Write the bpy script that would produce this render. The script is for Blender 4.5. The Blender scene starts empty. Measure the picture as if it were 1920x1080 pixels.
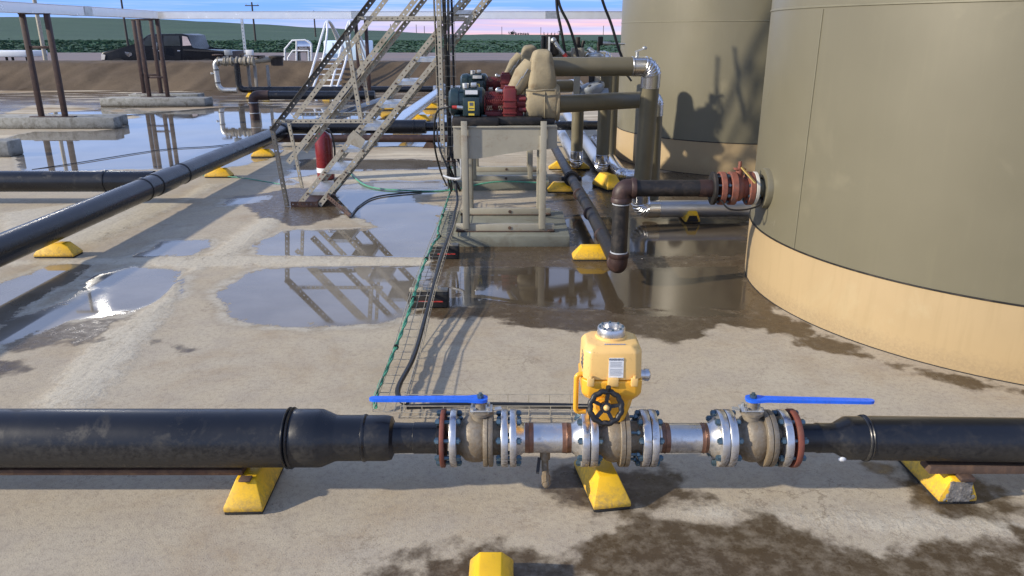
import bpy, bmesh, math, random
import numpy as np
from mathutils import Vector, Matrix, noise as mnoise

random.seed(7)
R = math.radians
PI = math.pi
C = bpy.context.scene.collection
S = bpy.context.scene

# ------------------------------------------------------------------ camera
PITCH = 18.5
FPX = 1422.0
CAMZ = 1.75
cd = bpy.data.cameras.new('camera'); cam = bpy.data.objects.new('camera', cd); C.objects.link(cam)
cam.location = (0, 0, CAMZ); cam.rotation_euler = (R(90 - PITCH), 0, 0)
cd.sensor_width = 36; cd.lens = 36 * FPX / 1920; cd.clip_end = 6000; cd.clip_start = .05
S.camera = cam

# ------------------------------------------------------------------ light
SUN_EL = 24
SUN_DIR = Vector((math.cos(R(18)), math.sin(R(18)), 0))          # the way the light travels over the ground
S.view_settings.view_transform = 'Standard'; S.view_settings.look = 'None'
S.view_settings.gamma = 1; S.view_settings.use_curve_mapping = False
S.view_settings.exposure = 1.15
sl = bpy.data.lights.new('sun', 'SUN'); so = bpy.data.objects.new('sun', sl); C.objects.link(so)
sl.energy = 2.5; sl.angle = R(1.4); sl.color = (1, .90, .74)
tv = Vector((SUN_DIR.x * math.cos(R(SUN_EL)), SUN_DIR.y * math.cos(R(SUN_EL)), -math.sin(R(SUN_EL))))
so.rotation_euler = tv.to_track_quat('-Z', 'Y').to_euler()

# ------------------------------------------------------------------ node helper
class NG:
    def __init__(s, tree):
        s.t = tree; s.n = tree.nodes; s.l = tree.links
    def add(s, typ, props=None, **inp):
        nd = s.n.new(typ)
        for k, v in (props or {}).items(): setattr(nd, k, v)
        for k, v in inp.items():
            k = k.replace('_', ' ')
            sock = nd.inputs[int(k)] if k.isdigit() else nd.inputs[k]
            s.put(sock, v)
        return nd
    def put(s, sock, v):
        if v is None: return
        if isinstance(v, bpy.types.NodeSocket): s.l.new(v, sock)
        else:
            if sock.type == 'RGBA' and len(v) == 3: v = (*v, 1)
            sock.default_value = v
    def math(s, op, a, b=0.0, c=None, clamp=False):
        nd = s.n.new('ShaderNodeMath'); nd.operation = op; nd.use_clamp = clamp
        s.put(nd.inputs[0], a); s.put(nd.inputs[1], b)
        if c is not None: s.put(nd.inputs[2], c)
        return nd.outputs[0]
    def mix(s, f, a, b, blend='MIX'):
        nd = s.n.new('ShaderNodeMix'); nd.data_type = 'RGBA'; nd.blend_type = blend
        s.put(nd.inputs[0], f); s.put(nd.inputs[6], a); s.put(nd.inputs[7], b)
        return nd.outputs[2]
    def mixf(s, f, a, b):
        nd = s.n.new('ShaderNodeMix'); nd.data_type = 'FLOAT'
        s.put(nd.inputs[0], f); s.put(nd.inputs[2], a); s.put(nd.inputs[3], b)
        return nd.outputs[0]
    def noise(s, scale, detail=4, rough=.55, vec=None, dist=0.0):
        nd = s.add('ShaderNodeTexNoise', None, Scale=scale, Detail=detail, Roughness=rough, Distortion=dist)
        if vec is not None: s.put(nd.inputs['Vector'], vec)
        return nd.outputs[0]
    def vor(s, scale, feature='F1', vec=None, rnd=1.0):
        nd = s.n.new('ShaderNodeTexVoronoi'); nd.feature = feature
        nd.inputs['Scale'].default_value = scale; nd.inputs['Randomness'].default_value = rnd
        if vec is not None: s.put(nd.inputs['Vector'], vec)
        return nd.outputs[0]
    def rng(s, v, a, b, c=0.0, d=1.0, smooth=False):
        nd = s.n.new('ShaderNodeMapRange'); nd.clamp = True
        if smooth: nd.interpolation_type = 'SMOOTHSTEP'
        s.put(nd.inputs[0], v)
        for i, x in enumerate((a, b, c, d)): s.put(nd.inputs[i + 1], x)
        return nd.outputs[0]
    def ramp(s, f, stops):
        nd = s.n.new('ShaderNodeValToRGB'); e = nd.color_ramp.elements
        while len(e) < len(stops): e.new(.5)
        for el, (p, c) in zip(e, stops):
            el.position = p; el.color = (*c, 1)
        s.put(nd.inputs[0], f); return nd.outputs[0]
    def attr(s, name):
        nd = s.n.new('ShaderNodeAttribute'); nd.attribute_name = name
        return nd.outputs['Fac']
    def pos(s):
        return s.n.new('ShaderNodeNewGeometry').outputs['Position']
    def scale(s, vec, k):
        nd = s.n.new('ShaderNodeVectorMath'); nd.operation = 'MULTIPLY'
        s.put(nd.inputs[0], vec); nd.inputs[1].default_value = k
        return nd.outputs[0]
    def bump(s, h, strength=.3, dist=.01):
        nd = s.add('ShaderNodeBump', None, Strength=strength, Distance=dist, Height=h)
        return nd.outputs[0]

# ------------------------------------------------------------------ sky
W = bpy.data.worlds.new('World'); S.world = W; W.use_nodes = True
g = NG(W.node_tree)
bg = W.node_tree.nodes['Background']
sky = g.add('ShaderNodeTexSky'); sky.sky_type = 'NISHITA'; sky.sun_disc = False
sky.sun_elevation = R(SUN_EL); sky.sun_rotation = math.atan2(-SUN_DIR.x, -SUN_DIR.y)
sky.air_density = 1.0; sky.dust_density = .5; sky.ozone_density = 2.5
co = g.n.new('ShaderNodeTexCoord').outputs['Generated']
sep = g.n.new('ShaderNodeSeparateXYZ'); g.l.new(co, sep.inputs[0])
zz = g.math('MAXIMUM', sep.outputs[2], 0.0)
dusk = g.ramp(g.math('POWER', zz, .5), [
    (0.00, (.42, .47, .78)), (.12, (.17, .35, .82)), (.18, (.09, .29, .82)), (.30, (.31, .46, .88)),
    (.55, (.43, .53, .83)), (1.0, (.15, .24, .50))])
streak = g.noise(2.2, 5, .6, g.scale(co, (1, 1, 26)), .6)
streak2 = g.noise(5.5, 5, .6, g.scale(co, (1, 1, 30)), .4)
side = g.rng(sep.outputs[0], -.35, .10, 0, 1, True)                      # the dawn glow lies to the east
low = g.rng(zz, .010, .034, 1, 0, True)
pinkf = g.math('MULTIPLY', g.math('MULTIPLY', side, low), g.rng(streak, .36, .52, .2, .8))
col = g.mix(pinkf, dusk, (.92, .46, .45))
cloudf = g.math('MULTIPLY', g.rng(streak2, .46, .66, 0, .75), g.rng(zz, .004, .6, 1, .25))
cloudc = g.mix(g.rng(zz, .0, .035, .9, 0), (.50, .56, .74), (.80, .62, .66))
col = g.mix(g.math('MULTIPLY', cloudf, g.rng(sep.outputs[0], -.55, .05, .35, .9, True)), col, cloudc)
nish = g.mix(1.0, sky.outputs[0], (.11, .11, .11), 'MULTIPLY')
col = g.mix(.18, col, nish)
g.l.new(col, bg.inputs[0]); bg.inputs[1].default_value = .70

# ------------------------------------------------------------------ measuring: a pixel of the survey photo -> a point of the place
_c, _s = math.cos(R(PITCH)), math.sin(R(PITCH))
def ray(px, py):
    x = (px - 960) / FPX; v = (py - 540) / FPX
    return Vector((x, _c - v * _s, -_s - v * _c))
def G(px, py, z=0.0):
    d = ray(px, py); t = (z - CAMZ) / d.z
    return Vector((d.x * t, d.y * t, z))
def AY(px, py, Y):
    d = ray(px, py); t = Y / d.y
    return Vector((d.x * t, Y, CAMZ + d.z * t))
def XAT(px, Y, z):
    return (px - 960) / FPX * (Y * _c + (CAMZ - z) * _s)

# ------------------------------------------------------------------ materials
M = {}
def mat(name, col, rough=.5, metal=0.0, var=.12, scale=6.0, dirt=None, bump=None, rvar=.1, spec=.5, coat=0.0, streak=None, splash=None):
    """dirt = (colour, amount 0..1, scale); bump = (strength, scale); streak = (colour, amount) vertical runs"""
    m = bpy.data.materials.new(name); m.use_nodes = True
    q = NG(m.node_tree); b = m.node_tree.nodes['Principled BSDF']
    p = q.pos()
    n1 = q.noise(scale, 5, .6, p)
    k = q.rng(n1, .25, .75, 1 - var, 1 + var)
    cc = q.add('ShaderNodeVectorMath', {'operation': 'SCALE'}); q.put(cc.inputs[0], col); q.l.new(k, cc.inputs['Scale'])
    c = cc.outputs[0]; r = q.rng(n1, .2, .8, max(.02, rough - rvar), min(1, rough + rvar)); mt = metal
    if streak:
        n3 = q.noise(9, 4, .6, q.scale(p, (3, 3, .22)))
        c = q.mix(q.rng(n3, .52, .74, 0, streak[1]), c, streak[0])
    if dirt:
        n2 = q.noise(dirt[2], 8, .68, p, .4)
        f = q.rng(n2, .62 - .34 * dirt[1], .74 - .22 * dirt[1], 0, min(1, .35 + dirt[1] * .7))
        c = q.mix(f, c, dirt[0]); r = q.mixf(f, r, .85)
        if metal: mt = q.mixf(f, metal, 0.0)
    if splash:                                                # mud thrown up from the floor: (colour, height it reaches, amount)
        sz = q.n.new('ShaderNodeSeparateXYZ'); q.l.new(p, sz.inputs[0])
        f = q.math('MULTIPLY', q.rng(q.math('ADD', sz.outputs[2], q.math('MULTIPLY', q.noise(38, 5, .7, p), .16)), splash[1] + .02, splash[1] + .10, 1, 0), q.rng(q.noise(70, 4, .65, p), .34, .56, .15, splash[2]))
        c = q.mix(f, c, splash[0]); r = q.mixf(f, r, .8); mt = q.mixf(f, mt, 0.0)
    q.put(b.inputs['Base Color'], c); q.put(b.inputs['Roughness'], r); q.put(b.inputs['Metallic'], mt)
    b.inputs['Specular IOR Level'].default_value = spec
    if coat: b.inputs['Coat Weight'].default_value = coat; b.inputs['Coat Roughness'].default_value = .15
    if bump:
        q.put(b.inputs['Normal'], q.bump(q.noise(bump[1], 4, .6, p), bump[0], .004))
    M[name] = m; return m

mat('hdpe', (.006, .0068, .0095), .30, 0, .2, 3, dirt=((.030, .027, .023), .22, 7), bump=(.12, 22), rvar=.1, splash=((.040, .036, .030), .285, .75))
mat('hdpe_clean', (.007, .008, .011), .28, 0, .2, 3, dirt=((.07, .065, .055), .12, 7), bump=(.08, 25))
mat('stainless', (.60, .59, .57), .30, .95, .08, 14, dirt=((.24, .20, .15), .12, 16), bump=(.08, 60), splash=((.17, .125, .075), .27, .8))
mat('cast_steel', (.25, .215, .165), .55, .45, .2, 30, dirt=((.16, .115, .065), .42, 38), bump=(.5, 90), splash=((.15, .105, .055), .30, .85))
mat('flange_steel', (.58, .58, .58), .30, .95, .1, 20, dirt=((.20, .16, .11), .22, 24), bump=(.1, 80), splash=((.15, .11, .065), .28, .85))
mat('weld', (.20, .105, .07), .45, .55, .35, 30, bump=(.3, 70))
mat('rust_ring', (.165, .048, .030), .7, 0, .25, 25, dirt=((.13, .07, .045), .3, 18), bump=(.2, 60))
mat('bolt_zinc', (.10, .16, .20), .42, .7, .3, 40, dirt=((.22, .18, .14), .2, 40))
mat('rust_bar', (.085, .047, .03), .8, .1, .4, 12, dirt=((.20, .12, .065), .4, 9), bump=(.4, 60))
mat('drum_dark', (.040, .032, .028), .7, .2, .3, 10)
mat('rust_dark', (.085, .055, .042), .75, .2, .35, 10, dirt=((.15, .085, .05), .35, 12), bump=(.3, 60))
mat('rust_brown', (.040, .020, .017), .55, .1, .3, 14, dirt=((.12, .06, .04), .25, 14), bump=(.2, 60))
mat('block_yellow', (.80, .47, .012), .48, 0, .12, 9, dirt=((.34, .21, .06), .20, 16), bump=(.12, 60), splash=((.24, .17, .075), .072, .75))
mat('block_rubber', (.018, .017, .016), .85, 0, .3, 30, bump=(.4, 120))
mat('rubble', (.16, .15, .135), .9, 0, .6, 40, dirt=((.30, .26, .23), .3, 45), bump=(1.0, 60))
mat('actuator_yellow', (.79, .50, .17), .45, 0, .06, 12, dirt=((.30, .17, .06), .15, 55), bump=(.05, 90), coat=.2)
mat('actuator_yellow_deep', (.80, .40, .03), .38, 0, .08, 12, dirt=((.4, .22, .06), .10, 50), coat=.2)
mat('lever_blue', (.012, .13, .74), .40, 0, .12, 20, dirt=((.02, .055, .22), .22, 70), bump=(.06, 60), coat=.15)
mat('black_plastic', (.012, .012, .013), .42, 0, .3, 30, dirt=((.09, .075, .055), .22, 45), bump=(.2, 70))
mat('black_metal', (.016, .015, .015), .5, .2, .4, 12, dirt=((.06, .045, .035), .35, 14), bump=(.2, 50))
mat('black_cable', (.012, .013, .015), .38, 0, .2, 30)
mat('green_cable', (.07, .30, .19), .45, 0, .25, 40, dirt=((.02, .07, .045), .35, 60))
mat('label_white', (.66, .68, .70), .5, 0, .05, 20)
mat('label_grey', (.42, .44, .47), .5, 0, .1, 20)
mat('label_text', (.10, .11, .13), .6, 0, .1, 20)
mat('label_blue', (.20, .25, .42), .6, 0, .1, 20)
mat('label_yellow', (.66, .50, .06), .5, 0, .1, 20)
mat('galv', (.56, .57, .56), .38, .85, .14, 22, dirt=((.30, .28, .24), .22, 14), bump=(.06, 60))
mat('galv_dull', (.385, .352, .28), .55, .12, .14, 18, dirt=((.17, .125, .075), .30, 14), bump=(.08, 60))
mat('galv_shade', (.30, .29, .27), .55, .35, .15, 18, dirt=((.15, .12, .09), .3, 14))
mat('tray_white', (.86, .87, .88), .22, .45, .05, 5)
mat('insul_olive', (.155, .137, .088), .42, .1, .09, 7, dirt=((.20, .165, .10), .12, 5), bump=(.06, 50))
mat('insul_silver', (.66, .67, .70), .22, .95, .06, 10, bump=(.10, 25))
mat('insul_aluminium', (.50, .53, .58), .36, .75, .06, 8, bump=(.1, 20))
mat('skid_tan', (.34, .315, .245), .48, .05, .10, 8, dirt=((.16, .08, .035), .16, 9), bump=(.05, 40))
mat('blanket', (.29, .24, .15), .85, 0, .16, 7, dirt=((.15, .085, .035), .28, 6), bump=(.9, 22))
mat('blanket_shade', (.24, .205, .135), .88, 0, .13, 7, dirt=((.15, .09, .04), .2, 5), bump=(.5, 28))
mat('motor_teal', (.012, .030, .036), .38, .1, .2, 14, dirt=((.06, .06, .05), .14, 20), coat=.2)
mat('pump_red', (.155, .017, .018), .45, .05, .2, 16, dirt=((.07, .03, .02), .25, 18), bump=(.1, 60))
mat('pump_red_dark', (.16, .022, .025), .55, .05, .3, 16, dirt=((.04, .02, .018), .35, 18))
mat('extinguisher_red', (.17, .010, .012), .28, 0, .08, 10, coat=.3)
mat('green_slab', (.20, .205, .165), .75, 0, .16, 6, dirt=((.12, .105, .075), .3, 5), bump=(.25, 60))
mat('footing', (.30, .30, .275), .85, 0, .25, 5, dirt=((.075, .065, .045), .5, 5), bump=(.5, 40), splash=((.055, .045, .03), .06, .9))
mat('valve_red', (.22, .075, .048), .6, .1, .3, 24, dirt=((.16, .12, .10), .35, 20), bump=(.2, 60))
mat('nozzle_white', (.55, .53, .46), .6, 0, .1, 20)
mat('brass', (.55, .40, .14), .4, .6, .1, 20)
mat('grey_box', (.30, .33, .36), .4, .3, .1, 10)
mat('wood_pole', (.055, .045, .04), .85, 0, .2, 4)
mat('white_paint', (.70, .72, .74), .45, 0, .06, 6, dirt=((.35, .32, .28), .15, 5))
mat('pale_cyan', (.68, .82, .88), .35, .1, .05, 2)
mat('truck_black', (.005, .0055, .008), .28, 0, .2, 2, spec=.3)
mat('truck_glass', (.02, .025, .03), .05, 0, .1, 2, spec=.8)
mat('tyre', (.015, .015, .015), .8, 0, .2, 8)
mat('chrome', (.7, .7, .72), .12, 1, .05, 10)
mat('head_glass', (.75, .72, .66), .15, .2, .05, 10)
mat('tank_olive', (.158, .144, .096), .37, .05, .05, 1.4, dirt=((.21, .185, .115), .10, 1.3), bump=(.05, 120), rvar=.05, spec=.55, streak=((.175, .16, .105), .35))
mat('tank_cream', (.40, .295, .160), .5, .0, .06, 1.6, dirt=((.44, .36, .21), .22, 1.8), bump=(.05, 90), rvar=.06, splash=((.27, .20, .115), .105, .6), streak=((.33, .245, .125), .35))
mat('seam', (.185, .172, .118), .4, .1, .1, 8)
mat('sticker_red', (.5, .05, .04), .5, 0, .1, 20)
mat('liner', (.112, .080, .048), .68, 0, .35, .5, dirt=((.040, .027, .017), .50, .26), bump=(.8, 3.2), rvar=.1, spec=.2, streak=((.034, .025, .018), .6))
mat('shrub', (.036, .088, .050), .95, 0, .35, .25)
mat('leaf_dark', (.018, .030, .018), .9, 0, .4, 1)

def emit(name, col, k):
    m = bpy.data.materials.new(name); m.use_nodes = True
    b = m.node_tree.nodes['Principled BSDF']
    b.inputs['Base Color'].default_value = (.8, .8, .8, 1)
    b.inputs['Emission Color'].default_value = (*col, 1); b.inputs['Emission Strength'].default_value = k
    M[name] = m
emit('lamp_glow', (1, .93, .80), 420)

# ------------------------------------------------------------------ mesh helper
class MB:
    def __init__(s): s.v = []; s.f = []; s.m = []
    def _add(s, vs, fs, mi=0):
        o = len(s.v); s.v += [Vector(x) for x in vs]; s.f += [tuple(i + o for i in f) for f in fs]; s.m += [mi] * len(fs)
        return s
    def box(s, c, d, rot=None, mi=0):
        x, y, z = d[0] / 2, d[1] / 2, d[2] / 2
        vs = [Vector(p) for p in ((-x,-y,-z),(x,-y,-z),(x,y,-z),(-x,y,-z),(-x,-y,z),(x,-y,z),(x,y,z),(-x,y,z))]
        if rot is not None: vs = [rot @ p for p in vs]
        c = Vector(c)
        return s._add([p + c for p in vs], [(0,3,2,1),(4,5,6,7),(0,1,5,4),(1,2,6,5),(2,3,7,6),(3,0,4,7)], mi)
    def bbox(s, c, d, b=.006, rot=None, mi=0):
        """box with chamfered edges"""
        bm = bmesh.new(); bmesh.ops.create_cube(bm, size=1)
        for v in bm.verts: v.co = Vector((v.co.x * d[0], v.co.y * d[1], v.co.z * d[2]))
        bmesh.ops.bevel(bm, geom=bm.edges[:], offset=b, segments=2, affect='EDGES', profile=.5)
        bm.verts.index_update()
        vs = [(rot @ v.co if rot is not None else v.co) + Vector(c) for v in bm.verts]
        fs = [tuple(v.index for v in f.verts) for f in bm.faces]; bm.free()
        return s._add(vs, fs, mi)
    def span(s, lo, hi, mi=0):
        lo = Vector(lo); hi = Vector(hi); return s.box((lo + hi) / 2, hi - lo, None, mi)
    def bar(s, p0, p1, w, h, up=(0, 0, 1), mi=0):
        p0 = Vector(p0); p1 = Vector(p1); d = p1 - p0; L = d.length; d.normalize()
        u = Vector(up); sd = d.cross(u)
        if sd.length < 1e-4: sd = d.cross(Vector((0, 1, 0)))
        sd.normalize(); u = sd.cross(d)
        rot = Matrix((sd, d, u)).transposed()
        return s.box((p0 + p1) / 2, (w, L, h), rot, mi)
    def lathe(s, p0, d, prof, n=32, mi=0, caps=True):
        """profile of (distance along d, radius)"""
        p0 = Vector(p0); d = Vector(d).normalized()
        a = d.orthogonal().normalized(); b = d.cross(a)
        vs = []; fs = []
        for (t, r) in prof:
            for k in range(n):
                th = 2 * PI * k / n
                vs.append(p0 + d * t + (a * math.cos(th) + b * math.sin(th)) * r)
        for i in range(len(prof) - 1):
            for k in range(n):
                k2 = (k + 1) % n
                fs.append((i * n + k, i * n + k2, (i + 1) * n + k2, (i + 1) * n + k))
        if caps:
            fs.append(tuple(reversed(range(n)))); o = (len(prof) - 1) * n; fs.append(tuple(range(o, o + n)))
        return s._add(vs, fs, mi)
    def cyl(s, p0, p1, r, n=16, r1=None, mi=0, caps=True):
        p0 = Vector(p0); p1 = Vector(p1)
        return s.lathe(p0, p1 - p0, [(0, r), ((p1 - p0).length, r if r1 is None else r1)], n, mi, caps)
    def tube(s, pts, r, n=8, mi=0, caps=True):
        pts = [Vector(p) for p in pts]; m = len(pts)
        ts = []
        for i in range(m):
            t = (pts[min(i + 1, m - 1)] - pts[max(i - 1, 0)]); ts.append(t.normalized())
        a = ts[0].orthogonal().normalized(); vs = []; fs = []
        for i in range(m):
            a = (a - ts[i] * a.dot(ts[i])); a = a.normalized() if a.length > 1e-6 else ts[i].orthogonal().normalized()
            b = ts[i].cross(a); rr = r[i] if isinstance(r, (list, tuple)) else r
            for k in range(n):
                th = 2 * PI * k / n
                vs.append(pts[i] + (a * math.cos(th) + b * math.sin(th)) * rr)
        for i in range(m - 1):
            for k in range(n):
                k2 = (k + 1) % n
                fs.append((i * n + k, i * n + k2, (i + 1) * n + k2, (i + 1) * n + k))
        if caps:
            fs.append(tuple(reversed(range(n)))); fs.append(tuple(range((m - 1) * n, m * n)))
        return s._add(vs, fs, mi)
    def prism(s, poly, ext, mi=0):
        """closed polygon of points extruded by the vector ext"""
        poly = [Vector(p) for p in poly]; e = Vector(ext); n = len(poly)
        fs = [tuple(range(n)), tuple(reversed(range(n, 2 * n)))]
        for i in range(n):
            j = (i + 1) % n; fs.append((j, i, i + n, j + n))
        return s._add(poly + [p + e for p in poly], fs, mi)
    def perf(s, p0, p1, wv, thick, pitch=.055, hr=.0085, n=6, mi=0):
        """perforated strip from p0 to p1, wv = width vector, thick = thickness vector"""
        p0 = Vector(p0); p1 = Vector(p1); wv = Vector(wv); th = Vector(thick)
        L = (p1 - p0).length; d = (p1 - p0) / L; k = max(1, int(round(L / pitch))); st = L / k; wd = wv.normalized()
        for i in range(k):
            a = p0 + d * (st * i); bq = a + d * st; cc = (a + bq) / 2 + wv / 2
            base = [a, a + wv * .5, a + wv, cc + wv * .5, bq + wv, bq + wv * .5, bq, cc - wv * .5]
            hole = [cc + (d * -math.cos(t) + wd * -math.sin(t)) * hr for t in [PI / 4 - 2 * PI * j / 8 for j in range(8)]]
            vs = base + hole; vs = vs + [v + th for v in vs]; fs = []
            for j in range(8):
                j2 = (j + 1) % 8
                fs.append((j, j2, 8 + j2, 8 + j)); fs.append((16 + j2, 16 + j, 24 + j, 24 + j2))
                fs.append((8 + j, 8 + j2, 24 + j2, 24 + j))
            fs += [(0, 16, 17, 1), (1, 17, 18, 2), (5, 4, 20, 21), (6, 5, 21, 22), (2, 18, 19, 3), (3, 19, 20, 4), (7, 6, 22, 23), (0, 7, 23, 16)]
            if i == 0 or i == k - 1: pass
            s._add(vs, fs, mi)
        return s
    def ball(s, c, rad, n=16, m=10, fn=None, mi=0, pw=1.0):
        """ellipsoid (pw<1: boxier), fn(v) may move each vertex"""
        c = Vector(c); vs = []; fs = []
        sg = lambda x, p: math.copysign(abs(x) ** p, x)
        for i in range(m + 1):
            ph = -PI / 2 + PI * i / m
            for k in range(n):
                th = 2 * PI * k / n
                p = Vector((sg(math.cos(ph), pw) * sg(math.cos(th), pw) * rad[0], sg(math.cos(ph), pw) * sg(math.sin(th), pw) * rad[1], sg(math.sin(ph), pw) * rad[2]))
                if fn: p = fn(p)
                vs.append(c + p)
        for i in range(m):
            for k in range(n):
                k2 = (k + 1) % n; fs.append((i * n + k, i * n + k2, (i + 1) * n + k2, (i + 1) * n + k))
        return s._add(vs, fs, mi)
    def mesh(s, name, off=Vector((0, 0, 0)), mats=(), smooth=40):
        me = bpy.data.meshes.new(name)
        me.from_pydata([tuple(v - off) for v in s.v], [], s.f)
        for m in mats: me.materials.append(M[m])
        if len(mats) > 1: me.polygons.foreach_set('material_index', s.m)
        bm = bmesh.new(); bm.from_mesh(me)
        bmesh.ops.remove_doubles(bm, verts=bm.verts, dist=1e-5)
        bmesh.ops.recalc_face_normals(bm, faces=bm.faces); bm.to_mesh(me); bm.free()
        if smooth:
            me.polygons.foreach_set('use_smooth', [True] * len(me.polygons)); me.set_sharp_from_angle(angle=R(smooth))
        me.update(); return me

ORG = {}
def tag(o, label, cat, group=None):
    o['label'] = label; o['category'] = cat
    if group: o['group'] = group
    return o
def thing(name, label, cat, loc=(0, 0, 0), group=None, rz=0.0):
    o = bpy.data.objects.new(name, None); C.objects.link(o); o.location = Vector(loc); o.rotation_euler = (0, 0, rz)
    o.empty_display_size = .1
    ORG[o.name] = Vector(loc)
    return tag(o, label, cat, group)
def org(o):
    return ORG[o.name]
def part(root, name, mb, mats, parent=None, smooth=40, label=None):
    """a part of root in world coordinates (root without rotation); parent = the part it belongs to"""
    if isinstance(mats, str): mats = (mats,)
    o = bpy.data.objects.new(name, mb.mesh(name, org(root), mats, smooth)); C.objects.link(o)
    o.parent = parent or root
    if label: o['label'] = label
    return o
def single(name, mb, mats, label, cat, base=None, group=None, smooth=40):
    if isinstance(mats, str): mats = (mats,)
    if base is None:
        xs = [v.x for v in mb.v]; ys = [v.y for v in mb.v]; zs = [v.z for v in mb.v]
        base = ((min(xs) + max(xs)) / 2, (min(ys) + max(ys)) / 2, min(zs))
    base = Vector(base)
    o = bpy.data.objects.new(name, mb.mesh(name, base, mats, smooth)); C.objects.link(o); o.location = base
    return tag(o, label, cat, group)
def setting(name, mb, mats, smooth=40):
    if isinstance(mats, str): mats = (mats,)
    o = bpy.data.objects.new(name, mb.mesh(name, Vector((0, 0, 0)), mats, smooth)); C.objects.link(o); o['kind'] = 'structure'
    return o
def piece(root, name, me, loc, parent=None, rot=None):
    """a piece sharing mesh data, at a world place"""
    o = bpy.data.objects.new(name, me); C.objects.link(o); o.parent = parent or root
    o.location = Vector(loc) - org(root)
    if rot is not None: o.rotation_euler = rot
    return o
def clone(root, loc, rz=None, label=None):
    r = root.copy(); C.objects.link(r); r.location = Vector(loc)
    if rz is not None: r.rotation_euler = (0, 0, rz)
    if label: r['label'] = label
    for ch in list(root.children):
        c = ch.copy(); C.objects.link(c); c.parent = r
        for gch in ch.children:
            d = gch.copy(); C.objects.link(d); d.parent = c
    return r
def path(pts, rad, seg=8):
    """polyline with rounded corners"""
    pts = [Vector(p) for p in pts]; out = [pts[0]]
    for i in range(1, len(pts) - 1):
        a, b, c = pts[i - 1], pts[i], pts[i + 1]
        u = (a - b).normalized(); w = (c - b).normalized(); ang = u.angle(w)
        if ang > PI - .02: out.append(b); continue
        t = min(rad / math.tan(ang / 2), (a - b).length * .49, (c - b).length * .49)
        rr = t * math.tan(ang / 2); ctr = b + (u + w).normalized() * (rr / math.sin(ang / 2))
        p0 = b + u * t; p1 = b + w * t; v0 = p0 - ctr; v1 = p1 - ctr; tot = v0.angle(v1); ax = v0.cross(v1).normalized()
        for k in range(seg + 1):
            out.append(ctr + Matrix.Rotation(tot * k / seg, 3, ax) @ v0)
    out.append(pts[-1]); return out
def smoothpath(pts, n=6):
    """Catmull-Rom through the points"""
    P = [Vector(p) for p in pts]; P = [P[0] * 2 - P[1]] + P + [P[-1] * 2 - P[-2]]; out = []
    for i in range(1, len(P) - 2):
        for k in range(n):
            t = k / n; a, b, c, d = P[i - 1], P[i], P[i + 1], P[i + 2]
            out.append(.5 * ((2 * b) + (c - a) * t + (2 * a - 5 * b + 4 * c - d) * t * t + (3 * b - a - 3 * c + d) * t ** 3))
    out.append(P[-2]); return out

mat('rear_glass_sky', (.50, .42, .42), .2, 0, .25, 3)  # pale pink puts the sky's reflection into the truck's rear pane
mat('steel_dark', (.125, .118, .105), .55, .2, .2, 18, dirt=((.07, .055, .045), .3, 14))  # darker steel used on the near hand rail and its lower post
# ------------------------------------------------------------------ the wet floor of the yard
def sd_poly(X, Y, poly):
    """signed distance, positive inside"""
    n = len(poly); dmin = np.full(X.shape, 1e9); ins = np.zeros(X.shape, bool)
    for i in range(n):
        ax, ay = poly[i]; bx, by = poly[(i + 1) % n]
        ex, ey = bx - ax, by - ay; L = ex * ex + ey * ey + 1e-12
        t = np.clip(((X - ax) * ex + (Y - ay) * ey) / L, 0, 1)
        dmin = np.minimum(dmin, (X - ax - t * ex) ** 2 + (Y - ay - t * ey) ** 2)
        c = ((ay > Y) != (by > Y)) & (X < (bx - ax) * (Y - ay) / (by - ay + 1e-12) + ax)
        ins ^= c
    d = np.sqrt(dmin); return np.where(ins, d, -d)
def gp(pts):
    return [(G(a, b).x, G(a, b).y) for a, b in pts]
WATER = [gp(p) for p in (
    [(15,262),(60,246),(200,246),(238,240),(236,207),(330,211),(480,197),(640,205),(830,198),(835,262),(640,264),(545,258),(505,300),(420,316),(240,316),(140,322),(45,319)],
    [(640,268),(850,262),(850,273),(640,276)],
    [(560,300),(640,298),(850,303),(848,317),(700,318),(600,326),(545,345),(525,345)],
    [(632,352),(700,340),(832,338),(832,362),(775,366),(770,380),(826,390),(825,455),(795,486),(480,486),(484,458),(540,435),(640,432),(712,428),(690,412),(650,402)],
    [(418,545),(470,512),(540,498),(800,498),(775,560),(768,585),(700,604),(600,611),(520,604),(450,588)],
    [(152,560),(200,517),(250,503),(318,506),(338,524),(330,548),(280,572),(215,588),(130,600),(30,640),(-40,655),(-40,628),(80,585)],
    [(-60,560),(40,520),(140,488),(158,498),(60,560),(-60,640)],
    [(262,482),(310,455),(385,452),(390,462),(350,478)],
    [(430,375),(500,368),(490,380),(425,384)],
    [(858,500),(1140,500),(1388,498),(1410,560),(1395,592),(1330,590),(1180,588),(1000,574),(900,574),(842,572)],
    [(1060,330),(1100,312),(1128,345),(1085,372),(1062,365)],
    [(1062,412),(1085,402),(1120,408),(1400,412),(1392,478),(1180,484),(1075,478)],
    [(130,208),(190,205),(225,214),(140,216)],
    [(560,186),(700,182),(820,184),(700,192)],
    )]
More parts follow.
